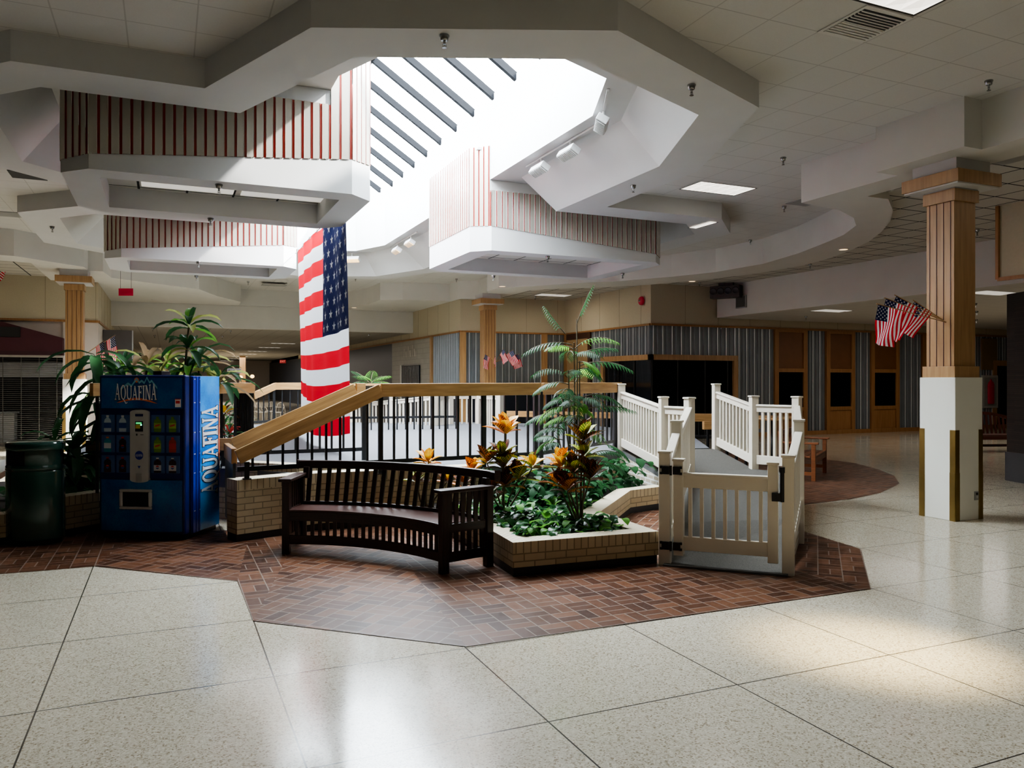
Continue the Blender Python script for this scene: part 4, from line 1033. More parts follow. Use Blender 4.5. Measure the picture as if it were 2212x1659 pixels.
for i,(tx,ty,t,l) in enumerate(((1893,656,9.35,'small stick flag on the right column, frontmost and lowest of the four'),(1910,643,9.6,'small stick flag on the right column, second from the left'),(1932,637,9.85,'small stick flag on the right column, third from the left and highest'),(1972,648,9.95,'small stick flag on the right column, nearest the column shaft'))):
    handflag(b+V((0,.03*i,.02*i-.02)),at(tx,ty,t),l,g,1.08 if i!=3 else .9,-.04,i*1.7)
g='small stick flags fixed to the middle column'
for i,(tx,ty,dt) in enumerate(((1047,764,-.5),(1069,757,-.6),(1088,752,-.4),(1109,755,-.3),(1122,764,-.1))):
    names=('leftmost','second from left, hanging in front of the shaft','thin and edge-on, just right of the shaft','fourth from left','rightmost')
    handflag(at(1071,782,24.9),at(tx,ty,24.9+dt),'tiny stick flag on the middle column, '+names[i],g,.95,.05,i*2.1)
g='small stick flags on the left column'
for i,(tx,ty) in enumerate(((225,740),(249,728))):
    handflag(at(186,764,20.6),at(tx,ty-4,20.0-.3*i),'small stick flag above the vending machine plants, '+('left of the pair' if i==0 else 'right of the pair'),g,1.5,.1,i*2)
fb_=ray(-62,600); fb_=fb_*(24.72/fb_.y); fb_.z+=EYE
handflag(fb_,at(-16,541,20.6),'striped flag on a stick mounted on the beige wall, cut off by the left edge',None,1.6,-.1,1)
# ================================================================ PLANTS
rnd=random.Random(11)
def leaf(mb,base,d,up,L,w,droop,m=0,n=5,fold=.25,curl=0):
    """a leaf blade: base point, start direction, length, max width, droop; UV u along, v across"""
    d=V(d).normalized(); p=V(base); vs=[]; uv=[]; side=d.cross(V((0,0,1)))
    if side.length<.05: side=V((1,0,0))
    side.normalize(); st=L/n; fs=[]
    for i in range(n+1):
        t=i/n; ww=w*(math.sin(math.pi*min(1,(t*.93+.05)))**.75) if i<n else .002
        nr=side.cross(d).normalized()
        vs+=[p-side*ww/2+nr*ww*fold,p,p+side*ww/2+nr*ww*fold]
        d=(d+V((0,0,-1))*droop/n*(1+t)+side*curl/n).normalized(); p=p+d*st
    for i in range(n):
        a=i*3; fs+=[[a,a+1,a+4,a+3],[a+1,a+2,a+5,a+4]]; t0,t1=i/n,(i+1)/n
        uv+=[[(t0,0),(t0,.5),(t1,.5),(t1,0)],[(t0,.5),(t0,1),(t1,1),(t1,.5)]]
    mb.add(vs,fs,m,uv,True)
def rosette(mb,c,n,L,w,droop,ms,lo=.15,hi=1.2,rr=rnd,ax=None,**k):
    for i in range(n):
        a=i*2.39996+rr.random()*.5; e=lo+(hi-lo)*i/max(1,n-1); d=V((math.cos(a)*math.cos(e),math.sin(a)*math.cos(e),math.sin(e)))
        s=rr.uniform(.75,1.15)*(1-.35*max(0,(e-.6))); leaf(mb,c+d*.02+V((0,0,.03*(i/n-.5)*L*6)),d,None,L*s,w*rr.uniform(.8,1.15),droop*rr.uniform(.7,1.3),rr.choice(ms),curl=rr.uniform(-.7,.7),**k)
def dracaena(name,base,top,label,n,L,w,droop,ms,mats,heads=1,canes=None,spread=.15,rr=rnd,lay=1,layh=.25,hi=1.2):
    base=V(base);top=V(top); r=thing(name,label,'plant',tuple(base)); sb=MB(); fb=MB()
    for h in range(heads):
        tp=top+V((rr.uniform(-1,1)*spread*(h>0),rr.uniform(-1,1)*spread*(h>0),-h*.22)); 
        sb.tube([base+V((.03*h,0,0)),base.lerp(tp,.5)+V((rr.uniform(-.05,.05),rr.uniform(-.05,.05),0)),tp],[.022,.018,.014],6)
        for q in range(lay): rosette(fb,tp-V((0,0,q*layh)),n,L*rr.uniform(.85,1.1),w,droop*(1+.15*q),ms,rr=rr,lo=-.1 if q else .15,hi=hi)
    sb.build('stem',K['stem'],r); fb.build('foliage',mats,r); return r
LM=[K['leaf'],K['leaf2'],K['leafy'],K['leafdry']]
dracaena('dracaena',at(205,1060,9.9),at(207,775,9.7),'dark broad-leaved dracaena left of the vending machine, drooping past the white column base',11,.72,.115,1.7,[0],LM,2,spread=.25,lay=2,layh=.5,hi=.55)
dracaena('dracaena',at(310,1000,10.4),at(318,790,10.3),'pale yellow-green dracaena behind the left half of the vending machine',13,.55,.10,1.1,[2,2,1,3],LM,2,spread=.25)
dracaena('dracaena',at(395,1000,10.3),at(408,705,10.2),'tall dracaena with dry brown tips behind the vending machine, topmost of the plants',12,.46,.11,1.0,[1,0,0,2],LM,1,lay=3,layh=.3)
dracaena('dracaena',at(425,1000,10.6),at(430,790,10.5),'leafy dracaena with dry arching leaves behind the right half of the vending machine',14,.62,.085,1.4,[0,3,2,0],LM,2,spread=.3)
dracaena('dracaena',at(265,1000,10.8),at(268,795,10.8),'small green dracaena low behind the left of the vending machine top',12,.45,.07,.9,[0,1],LM,2,spread=.2)
dracaena('dracaena',at(360,1000,11),at(362,800,11),'small green dracaena low behind the middle of the vending machine top',12,.45,.07,.9,[0,1,2],LM,2,spread=.2)
dracaena('dracaena',at(165,1110,9.6),at(160,985,9.5),'low dark dracaena between the trash can and the vending machine',14,.55,.13,1.4,[0],LM,2,spread=.2,lay=2,layh=.3)
dracaena('dracaena',at(120,1100,10.1),at(118,960,10.2),'low spreading dark plant just above the green trash can',12,.5,.08,1.0,[0],LM,1)
dracaena('dracaena',at(192,1125,9.5),at(188,1060,9.4),'bushy dark plant at the foot of the wall left of the vending machine',14,.4,.09,1.3,[0],LM,2,spread=.15)
dracaena('dracaena',at(480,1010,11.9),at(484,890,11.9),'fine-leaved dark green plant seen between the vending machine and the ribbed panel',18,.5,.035,1.1,[0,0,1],LM,3,spread=.3,lay=2)
def flower_plant(base,top,label):
    r=thing('bromeliad',label,'plant',tuple(V(base))); fb=MB(); c=V(top)
    MB().tube([base,top],.012,6).build('stem',K['stem'],r)
    rosette(fb,c,10,.22,.07,.6,[0,1]); fb.build('foliage',[K['cro1'],K['cro2']],r)
flower_plant(at(486,980,11.3),at(484,895,11.3),'yellow-leaved plant between the vending machine and the ribbed panel')
K['redleaf']=leafm('red_leaf',(.25,.02,.02),(.45,.06,.05))
r=thing('cordyline','red-leaved plant low behind the second oak railing','plant',tuple(at(495,985,11.2))); fb=MB(); rosette(fb,at(495,940,11.2),14,.3,.06,.8,[0,0,1]); fb.build('foliage',[K['redleaf'],K['leaf']],r); MB().tube([at(495,1000,11.2),at(495,940,11.2)],.012,6).build('stem',K['stem'],r)
CR=[K['cro1'],K['cro2'],K['cro3'],K['cro4']]
def croton(base,heads,label,seed):
    rr=random.Random(seed); base=V(base); r=thing('croton',label,'plant',tuple(base)); sb=MB(); fb=MB()
    for (p,n,L,w,ms) in heads:
        p=V(p); mid=base.lerp(p,.45)+V((rr.uniform(-.03,.03),rr.uniform(-.03,.03),.02)); sb.tube([base+V((rr.uniform(-.03,.03),rr.uniform(-.03,.03),-.02)),mid,p],[.012,.01,.007],6)
        rosette(fb,p,n+3,L,w*1.25,.32,ms,lo=.15 if p.z<1.0 else .45,hi=1.35,rr=rr,fold=.18)
    sb.build('stems',K['stem'],r); fb.build('foliage',CR,r)
croton(gz(1090,1115,.26),[(at(1092,935,8.25),13,.26,.095,[0,0,2,2,1]),(at(1085,985,8.3),8,.22,.09,[1,3]),(at(1088,1010,8.3),13,.26,.09,[1,1,3,2]),(at(1052,1000,8.35),11,.24,.085,[0,2,3,1]),(at(1090,1050,8.2),10,.22,.085,[1,1,2]),(at(1120,1035,8.2),10,.24,.085,[3,0,1,1]),(at(1150,1010,8.1),8,.22,.08,[0,3,1]),(at(1060,1065,8.2),9,.22,.085,[1,3,1])],'tall croton with orange and yellow leaves, right of the dark bench',3)
croton(gz(1253,1140,.26),[(at(1258,950,7.9),10,.27,.09,[1,1,3]),(at(1212,1010,8.0),11,.25,.085,[3,0,2]),(at(1240,1020,7.9),11,.26,.085,[3,1,2]),(at(1275,1035,7.8),11,.25,.085,[1,1,3]),(at(1225,1060,7.9),9,.24,.08,[2,1]),(at(1262,985,7.9),9,.22,.08,[1,3]),(at(1205,1045,8.0),8,.22,.08,[2,1,1])],'dark croton with maroon leaves in front of the palm',5)
croton(at(925,1120,8.3),[(at(925,1000,8.3),9,.20,.075,[0,0,2]),(at(965,1042,8.3),8,.18,.07,[0,2,1]),(at(900,1040,8.3),8,.18,.07,[1,3])],'small yellow and orange croton rising behind the bench back',8)
croton(at(1010,1110,8.5),[(at(1020,1020,8.4),9,.2,.075,[2,0,2]),(at(1000,1050,8.4),8,.18,.07,[2,1])],'low orange croton tucked behind the right end of the bench back',9)
# palm
def frond(mb,base,d,L,droop,nl,ll,m=0,rr=rnd):
    d=V(d).normalized(); p=V(base); side=d.cross(V((0,0,1))).normalized(); pts=[]; n=10
    for i in range(n+1):
        pts.append((p.copy(),d.copy())); d=(d+V((0,0,-1))*droop/n).normalized(); p=p+d*L/n
    for i in range(nl):
        t=.2+.8*i/nl; k=t*n; a=int(min(n-1,k)); q=pts[a][0].lerp(pts[a+1][0],k-a); dd=pts[a][1]
        l=ll*(math.sin(math.pi*(.15+.8*t))**.6)
        for s in (-1,1):
            leaf(mb,q,dd*.55+side*s*.8+V((0,0,.15)),None,l,l*.11,.9,m,3,.1)
    return [x[0] for x in pts]
def palm(name,base,label,fr,stemr=.012,nl=14,ll=.26,seed=2,mats=None,canes=()):
    rr=random.Random(seed); base=V(base); r=thing(name,label,'plant',tuple(base)); sb=MB(); fb=MB()
    for (b,d,L,droop) in fr:
        path=frond(fb,b,d,L,droop,nl,ll,rr.choice([0,0,1]),rr); sb.tube(path[:9],[.006]*9,5)
    for c in canes: sb.tube(c,stemr,6)
    sb.build('stems',K['stem'],r); fb.build('fronds',mats or [K['leaf'],K['leaf2']],r)
pb_=gz(1235,1030,.3); pb_=at(1243,1060,9.0)
cn=[]
def up(px,py,t): return at(px,py,t)
rg=RT; Rv=V((RT[0],RT[1],0)); Fv=V((FW[0],FW[1],0))
for k,(x0,x1,y1) in enumerate(((1232,1228,800),(1240,1240,740),(1248,1252,780),(1236,1215,860),(1252,1262,860),(1245,1246,690),(1228,1206,940))):
    cn.append([at(x0,1065,9.05),at((x0+x1)/2+2,(1065+y1)/2,9.05),at(x1,y1,9.05+.1*(k-3))])
fr=[(up(1246,700,9.0),Rv*.35+V((0,0,1)),.50,.3),(up(1222,722,9.0),-Rv*.8+V((0,0,.9)),.42,-.2),
    (up(1236,745,8.9),-Rv*1+V((0,0,.35))-Fv*.2,.62,1.0),(up(1240,755,9.0),Rv*.5+V((0,0,.6))-Fv*.3,.6,1.4),(up(1252,790,9.1),Rv*1+V((0,0,.45)),.66,1.0),(up(1245,770,9.0),Rv*.9+V((0,0,.6)),.5,.8),
    (up(1225,815,8.9),-Rv*.6+V((0,0,.7))-Fv*.3,.5,1.6),(up(1228,830,9.0),-Rv*.9+V((0,0,.4)),.45,1.3),(up(1240,835,9.0),Fv*.5+V((0,0,.6))+Rv*.2,.5,1.2),
    (up(1255,860,9.0),Rv*.9+V((0,0,.55)),.55,1.5),(up(1262,885,9.0),Rv*1+V((0,0,.35)),.62,.7),(up(1230,880,8.9),-Rv*.7+V((0,0,.3))-Fv*.3,.45,1.5),(up(1222,900,9.0),-Rv*1+V((0,0,.5)),.5,1.2),(up(1240,905,8.9),-Fv*.7+V((0,0,.5)),.45,1.4),
    (up(1222,930,9.0),-Rv*.6+V((0,0,.4)),.4,1.5),(up(1250,930,9.0),Rv*.4-Fv*.4+V((0,0,.3)),.4,1.5),(up(1215,950,9.2),-Rv*.5+V((0,0,.2)),.35,1.5),(up(1290,960,9.3),Rv*.8+V((0,0,.2)),.45,1.4),(up(1280,1000,9.2),Rv*.8+V((0,0,.3)),.45,1.3),(up(1265,990,9.2),Rv*.5+V((0,0,.5)),.45,1.4)]
rp_=random.Random(21)
for k in range(22):
    c_=cn[k%7]; s_=rp_.uniform(.35,.95); b_=c_[1].lerp(c_[2],s_); a_=rp_.uniform(0,6.28); fr.append((b_,V((math.cos(a_),math.sin(a_),rp_.uniform(.3,.9))),rp_.uniform(.3,.5),rp_.uniform(.9,1.8)))
palm('parlor_palm',pb_,'tall thin-stemmed palm standing behind the crotons at the railing corner',fr,.007,12,.17,4,canes=cn)
fp=at(800,900,20.5); fp.z=.0
fr=[]
for k in range(11):
    a=k*2*math.pi/11; fr.append((V((fp.x,fp.y,1.66)),V((math.cos(a),math.sin(a),.5+.5*(k%3))),.62,.9))
palm('potted_palm',fp,'feathery palm beyond the platform, above the middle of the oak rail',fr,.03,12,.22,6,canes=[[fp,V((fp.x,fp.y,.8)),V((fp.x,fp.y,1.66))]])
# far foliage behind the inner rail
def ivy(name,poly,z,n,label,L=.13,seed=1,hmax=.12,mats=None):
    rr=random.Random(seed); mb=MB(); xs=[p[0] for p in poly]; ys=[p[1] for p in poly]; k=0
    def inside(x,y):
        c=False; j=len(poly)-1
        for i in range(len(poly)):
            if (poly[i][1]>y)!=(poly[j][1]>y) and x<(poly[j][0]-poly[i][0])*(y-poly[i][1])/(poly[j][1]-poly[i][1])+poly[i][0]: c=not c
            j=i
        return c
    while k<n:
        x,y=rr.uniform(min(xs),max(xs)),rr.uniform(min(ys),max(ys))
        if not inside(x,y): continue
        k+=1; a=rr.uniform(0,2*math.pi); e=rr.uniform(-.1,.9); l=L*rr.uniform(.7,1.3); zz=z+rr.random()**1.5*hmax
        leaf(mb,(x,y,zz),(math.cos(a)*math.cos(e),math.sin(a)*math.cos(e),math.sin(e)),None,l,l*.62,1.3,rr.choice([0,0,0,1]),4,.12)
    o=mb.build(name,mats or [K['pothos'],K['leaf2']]); return tag(o,label,'plant',kind='stuff')
ivy('pothos_bed',[(3.0,6.52),(4.12,6.47),(4.12,7.5),(4.7,8.2),(4.1,8.6),(3.0,8.4)],.27,620,'glossy green pothos ivy filling the front of the low brick planter',.14,1)
ivy('pothos_bed',[(4.0,8.3),(4.6,8.1),(5.4,9.0),(6.1,9.12),(6.2,10.2),(4.7,9.15),(3.6,9.15)],.30,420,'darker ivy climbing at the back of the planter beside the ramp',.17,2,.35,[K['leaf'],K['pothos']])
ivy('pothos_bed',[(-3.3,9.85),(-1.4,10.05),(-.6,10.7),(-1.5,12),(-3.4,12)],.28,150,'dark ground cover in the planter behind the trash can',.18,3,.25,[K['leaf'],K['pothos']])
# ================================================================ CEILING FIXTURES
sp0=thing('sprinkler_head',None,'sprinkler',world=False)
MB().lathe([(.0,0.0),(.042,-.001),(.045,-.012),(.036,-.03),(.034,-.05),(.026,-.055)],16).build('escutcheon',K['chrome'],sp0)
mb=MB(); mb.lathe([(.012,-.05),(.012,-.085)],8); mb.lathe([(.004,-.085),(.004,-.11),(.022,-.112),(.022,-.116)],10); mb.tube([(-.014,0,-.085),(-.016,0,-.1),(0,0,-.11)],.003,5); mb.tube([(.014,0,-.085),(.016,0,-.1),(0,0,-.11)],.003,5); mb.build('nozzle',K['chrome'],sp0)
SP=[(960,76,4.78,'large sprinkler head under the front tip of the white coffer'),(1494,183,4.78,'sprinkler head under the right front side of the white coffer'),(1368,400,4.78,'sprinkler head under the right side of the coffer, near the arm'),
 (2136,174,5.08,'sprinkler head in the tile ceiling at the upper right, above the column beam'),(1692,340,5.08,'sprinkler head in the tile ceiling right of the rectangular light'),(1694,445,5.08,'sprinkler head in the tile ceiling left of the curved beam'),(1621,518,5.08,'sprinkler head in the tile ceiling just above the curved beam'),
 (2111,496,4.6,'sprinkler head in the dark-grid ceiling just right of the oak column'),(1750,570,4.6,'sprinkler head in the dark-grid ceiling below the curved beam'),(1511,610,4.6,'sprinkler head in the dark-grid ceiling near the speakers'),(1156,640,4.6,'sprinkler head in the dark-grid ceiling right of the middle column'),(848,662,4.6,'sprinkler head in the far dark-grid ceiling left of the middle column'),
 (473,398,4.08,'sprinkler head under the front edge of the nearest left baffle'),(455,471,4.08,'sprinkler head under the back edge of the nearest left baffle'),(1183,553,4.08,'sprinkler head under the front edge of the right baffle'),(1345,590,4.08,'sprinkler head under the back right of the right baffle'),(1066,595,4.08,'sprinkler head under the back left of the right baffle'),(429,565,4.08,'sprinkler head under the front of the farther left baffle'),(424,595,4.08,'sprinkler head under the back of the farther left baffle'),
 (113,489,4.78,'sprinkler head under the second left arm of the coffer'),(768,600,5.08,'small sprinkler head in the far ceiling right of the flag'),(986,602,5.08,'small sprinkler head in the far ceiling under the right baffle'),(536,608,5.0,'small sprinkler head in the far ceiling left of the flag'),(328,640,4.6,'small sprinkler head right of the hanging red sign'),
 (1741,683,3.66,'sprinkler head in the low right ceiling left of its light'),(2107,655,3.66,'sprinkler head in the low right ceiling beside the oak column, nearest'),(2109,690,3.66,'sprinkler head in the low right ceiling beside the oak column, farthest'),(2110,672,3.66,'sprinkler head in the low right ceiling beside the oak column, middle one'),(330,709,3.66,'small sprinkler head at the left of the corridor ceiling'),(498,714,3.66,'small sprinkler head in the middle of the corridor ceiling'),(797,722,3.66,'small sprinkler head in the corridor ceiling right of the flag'),(480,726,3.66,'second small sprinkler head in the middle of the corridor ceiling'),(334,724,3.66,'second small sprinkler head at the left of the corridor ceiling')]
for i,(x,y,z,l) in enumerate(SP):
    p=gz(x,y,z); p.z+=.004
    if i==0: sp0.location=p; sp0['label']=l; sp0['category']='sprinkler'; sp0['group']='fire sprinkler heads'
    else: dup(sp0,p,label=l)
def troffer(u0,u1,v0,v1,z,label,group,lit='lamp',n=(6,2)):
    t=thing('ceiling_light',label,'light',((u0+u1)/2,(v0+v1)/2,z),group)
    fr=MB(); e=.025
    fr.holed([(u0-e,v0-e),(u1+e,v0-e),(u1+e,v1+e),(u0-e,v1+e)],[[(u0,v0),(u1,v0),(u1,v1),(u0,v1)]],z-.006); fr.build('frame',K['black'],t)
    mb=MB()
    for i in range(n[0]):
        for j in range(n[1]):
            a,b=u0+(u1-u0)*i/n[0],u0+(u1-u0)*(i+1)/n[0]; c,d=v0+(v1-v0)*j/n[1],v0+(v1-v0)*(j+1)/n[1]; m=((a+b)/2,(c+d)/2,z-.022)
            for p,q in (((a,c),(b,c)),((b,c),(b,d)),((b,d),(a,d)),((a,d),(a,c))): mb.face([(*p,z-.004),(*q,z-.004),m])
    mb.build('diffuser',K[lit],t)
g='rectangular ceiling lights'
troffer(8.17,9.33,10.69,11.26,ZC,'lit rectangular ceiling light right of the skylight coffer',g)
troffer(5.08,6.22,4.45,5.04,ZC,'bright ceiling light cut off by the top edge, beside the air vent',g)
troffer(9.45,9.62,12.1,12.75,4.775,'thin lit light at the tip of the right coffer arm',g,n=(1,4))
troffer(11.2,12.35,23.0,23.6,4.6,'dim ceiling light above the back niche, right of the middle column',g,'lampdim')
troffer(16.1,17.1,15.75,16.3,3.66,'light in the low right ceiling, left of the oak column',g,'lampdim')
troffer(15.9,17.0,11.1,11.65,3.66,'light in the low right ceiling, right of the oak column',g,'lampdim')
k=0
tl=[(612,742),(582,751),(556,759),(536,765),(518,770),(505,775),(490,779),(478,783)]
for x,y in tl:
    p=gz(x,y,3.65); names=('nearest','second','third','fourth','fifth','sixth','seventh','farthest')
    troffer(p.x-.6,p.x+.6,p.y-.12,p.y+.12,3.655,names[k]+' of the row of dim strip lights in the corridor ceiling','corridor strip lights','lampdim',(4,1)); k+=1
for x,y in ((372,741),(388,748),(1218,645)):
    pass
def vent(u0,u1,v0,v1,z,label,half=False):
    t=thing('air_vent',label,'vent',((u0+u1)/2,(v0+v1)/2,z)); 
    MB().box(u0,u1,v0,v1,z-.012,z-.004).build('frame',K['white2'],t)
    mb=MB(); d=MB(); n=12
    for k in range(n):
        v=v0+.04+(v1-v0-.08)*(k+.5)/n
        if half and k>=n/2: mb.obox(((u0+u1)/2,v,z-.02),u1-u0-.06,.02,.006,m=0)
        else: d.obox(((u0+u1)/2,v,z-.0135),u1-u0-.06,.022,.004) ; mb.obox(((u0+u1)/2,v+.018,z-.02),u1-u0-.06,.012,.008)
    mb.build('louvres',K['white2'],t)
    if d.v: d.build('dark_slots',K['dark'],t)
vent(5.68,6.26,5.08,5.66,ZC,'square louvred air vent in the tile ceiling beside the cut-off light',True)
def plate(px,py,z,w,d,label,mat='grey'):
    p=gz(px,py,z); t=MB().box(p.x-w/2,p.x+w/2,p.y-d/2,p.y+d/2,z-.012,z-.002).build('ceiling_vent_panel',K[mat]); tag(t,label,'vent','flat ceiling vent panels')
plate(1740,436,ZC,.5,.5,'flat grey vent panel in the tile ceiling above the curved beam'); plate(60,378,ZC,.5,.5,'dark vent panel in the far left ceiling, upper one','dark'); plate(15,462,ZC,.5,.5,'dark vent panel in the far left ceiling, lower one','grey')
plate(592,616,5.0,.8,.5,'flat vent panel in the far ceiling left of the flag'); plate(2180,340,4.6,.5,.5,'flat vent panel right of the column top')
# recessed downlights in the ring beam
for x,y,l in ((1822,538,'round recessed downlight in the curved beam, right one'),(1495,607,'round recessed downlight in the curved beam, middle one'),(1085,618,'round recessed downlight near the middle column'),(765,664,'round recessed downlight in the far left of the beam')):
    p=gz(x,y,ZS); t=thing('downlight',l,'light',tuple(p),'recessed downlights'); MB().lathe([(.085,-.012),(.11,-.01),(.11,-.001)],24,tuple(p)).build('trim_ring',K['white'],t); MB().lathe([(.0,-.0125),(.084,-.013)],24,tuple(p)).build('bulb',emit('warm_bulb',(1,.72,.4),1.2) if 'warm_bulb' not in bpy.data.materials else bpy.data.materials['warm_bulb'],t)
# track lights on the cove shelf
def track(a,b,lamps,label,group):
    a=V(a);b=V(b); t=thing('light_track',label,'track light',tuple(a),group); MB().bar(a,b,.035,.03).build('track',K['white'],t)
    return t
def tracklamp(p,d,label,lit,tilt=-.35):
    """box flood lamp hung from a track: d is the track direction"""
    d=V(d).normalized(); n=V((-d.y,d.x,0)); 
    t=thing('track_lamp',label,'track light',tuple(p),'box-shaped track lamps'); p=V(p)
    MB().tube([p,p-V((0,0,.09))],.018,8).build('swivel',K['white'],t)
    c=p-V((0,0,.17))+n*.03
    Z=(V((0,0,1))*math.cos(.55)-n*math.sin(.55)).normalized(); Y=Z.cross(d).normalized()
    mb=MB(); mb.obox(c,.46,.16,.10,d,Y,Z); mb.lathe([(.05,-.08),(.06,-.05),(.06,.0),(.045,.02)],16,tuple(p-V((0,0,.10))+d*.2)); o=mb.build('housing',K['white'],t,.008)
    fcx=c-Z*.068; m=MB(); m.obox(fcx+Z*.012,.43,.135,.006,d,Y,Z); m.build('lens',K['tracklit'] if lit else K['grey'],t)
    g_=MB()
    for k in range(11): q=fcx+d*(-.205+.41*k/10)+Z*.006; g_.obox(q,.01,.14,.014,d,Y,Z)
    g_.build('grille',K['ltgrey'] if lit else K['white'],t)
u_=5.52; zt_=ZB-.02
track((u_,9.6,zt_),(u_,11.9,zt_),2,'white light track along the right shelf of the skylight','light tracks')
tracklamp((u_,10.35,zt_-.01),(0,1,0),'box track lamp on the right shelf, upper of the close pair',False); tracklamp((u_,11.35,zt_-.01),(0,1,0),'box track lamp on the right shelf, lower of the close pair',False)
ta=(4.98,8.35,zt_); tb=(5.40,9.2,zt_); track(ta,tb,1,'short light track at the right front corner of the skylight','light tracks'); tracklamp((5.3,9.0,zt_-.01),(.42,.85,0),'single box track lamp near the upper right of the skylight',False)
ta=(5.0,21.4,zt_); track((4.4,22.1,zt_),(5.2,21.6,zt_),1,'short light track at the far end of the skylight','light tracks'); tracklamp((4.75,21.9,zt_-.01),(-.8,.5,0),'lit box track lamp at the far end of the skylight, beside the flag',True)
track((u_,20.6,zt_),(u_,18.2,zt_),2,'light track along the far right shelf of the skylight','light tracks'); tracklamp((u_,19.9,zt_-.01),(0,1,0),'lit box track lamp at the far right shelf, middle of three',True); tracklamp((u_,18.7,zt_-.01),(0,1,0),'lit box track lamp partly behind the right baffle',True)
# speakers, grille, alarm, exit sign
sb=thing('speaker_cluster','dark horn speaker cluster on the bulkhead at the right','speaker',tuple(at(1568,632,22))); a=at(1537,632,23.1); b=at(1601,630,22.6); d=(b-a); d.z=0; L=d.length; d/=L; n=V((d.y,-d.x,0)); c=(a+b)/2
mb=MB(); mb.obox(c,L,.3,.36,d,n); mb.obox((c.x,c.y,4.56),L*.5,.1,.1,d,n); mb.build('case',K['oakdark'] if False else plain('dark_brown_case',(.03,.02,.018),.5),sb,.01)
for k in range(4):
    q=a+d*(L*(k+.5)/4)+n*.16; axm=MX((d,V((0,0,1)),n)).transposed(); m=MB(); m.lathe([(.10,0),(.105,.02),(.085,.015),(.04,.004),(.0,.004)],20,tuple(q),ax=axm); m.build('speaker_cone',K['black'] if k!=2 else K['navy'],sb)
t=thing('wall_grille','dark square return grille on the bulkhead beside the speakers','vent',tuple(gz(1601,652,4.1)));
q=V((15.28,0,0)); dd=ray(1601,652); tt=15.27/dd.x; q=dd*tt; q.z+=EYE
MB().box(15.25,15.29,q.y-.22,q.y+.22,q.z-.18,q.z+.18).build('frame',K['grey'],t); MB().box(15.24,15.252,q.y-.19,q.y+.19,q.z-.15,q.z+.15).build('mesh',plain('grille_mesh',(.07,.07,.065),.6),t)
dd=ray(1387,650); tt=UC/dd.x*.998; q=dd*tt; q.z+=EYE; t=thing('fire_alarm','round red fire alarm bell on the beige wall near the corner','alarm',tuple(q)); axm=MX(((0,1,0),(0,0,1),(-1,0,0))).transposed(); m=MB(); m.lathe([(.13,0),(.13,.05),(.10,.08),(.03,.09),(0,.09)],24,tuple(q),ax=axm); m.build('bell',K['signred'],t); m=MB(); m.lathe([(.035,.09),(.03,.11),(0,.11)],12,tuple(q),ax=axm); m.build('hub',K['chrome'],t)
c=at(272,631,20.5); t=thing('hanging_sign','blank red sign hanging on two thin wires from the ceiling','sign',tuple(c)); MB().obox(c,.37,.03,.19,tuple(Rv),tuple(Fv)).build('panel',K['signred'],t); mb=MB()
for s in (-1,1): mb.tube([c+Rv*.14*s+V((0,0,.09)),c+Rv*.14*s+V((0,0,.62))],.004,5)
mb.build('wires',K['black'],t)
# ================================================================ RIGHT SHOPFRONT FITTINGS
def bay(u0,u1,label):
    t=thing('panelled_bay',label,'panel',((u0+u1)/2,VR,0),'oak bays along the right shopfront'); w=u1-u0
    f=MB(); y0,y1=VR-.07,VR+.04; H=ZT-.06
    f.box(u0,u0+.16,y0,y1,0,H); f.box(u1-.16,u1,y0,y1,0,H)
    for z in (.0,.78,2.02): f.box(u0+.16,u1-.16,y0,y1,z,z+(.12 if z else .14))
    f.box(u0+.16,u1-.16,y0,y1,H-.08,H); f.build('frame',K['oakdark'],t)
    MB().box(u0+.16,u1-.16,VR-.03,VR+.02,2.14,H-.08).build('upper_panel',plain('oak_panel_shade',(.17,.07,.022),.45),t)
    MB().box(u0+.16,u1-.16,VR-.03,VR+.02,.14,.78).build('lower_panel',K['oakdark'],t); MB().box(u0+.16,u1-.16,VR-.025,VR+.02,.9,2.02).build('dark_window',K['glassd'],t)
bay(17.55,18.9,'oak bay with a dark window, nearest the corner and partly behind the white railing'); bay(19.72,20.98,'oak bay with a dark window, second along the right shopfront'); bay(21.72,23.05,'oak bay with a dark window, third along the right shopfront'); bay(24.2,25.5,'oak bay hidden half behind the white column base')
# corner display window
cw=thing('display_window','dark corner shop window in an oak frame behind the ramp','window',(UC,VR,0))
f=MB(); zt=2.36; 
f.box(UC-.06,16.1,VR-.06,VR+.06,zt,zt+.16); f.box(15.95,16.1,VR-.06,VR+.06,0,zt); f.build('front_frame',K['oakv'],cw)
f=MB(); f.box(UC-.06,UC+.06,VR-.06,22.1,zt,zt+.16); f.box(UC-.06,UC+.06,21.95,22.1,0,zt); f.build('side_frame',K['oakv'],cw)
MB().box(UC+.02,15.95,VR+.03,VR+.05,.1,zt).build('front_glass',K['glassd'],cw); MB().box(UC+.03,UC+.05,VR+.03,21.95,.1,zt).build('side_glass',K['glassd'],cw)
f=MB()
for u in (UC+.05,13.9,14.9,15.75): f.box(u-.02,u+.02,VR+.0,VR+.03,.1,zt)
for v in (20.2,21.1): f.box(UC,UC+.03,v-.02,v+.02,.1,zt)
f.build('mullions',K['black'],cw); MB().box(UC-.03,16,VR-.04,VR+.05,0,.1).build('sill',K['black'],cw)
wall('wall_right',(41,VR+.3),(UC+.2,VR+.3),0,2.6,'dark','dark interior behind the corner window')
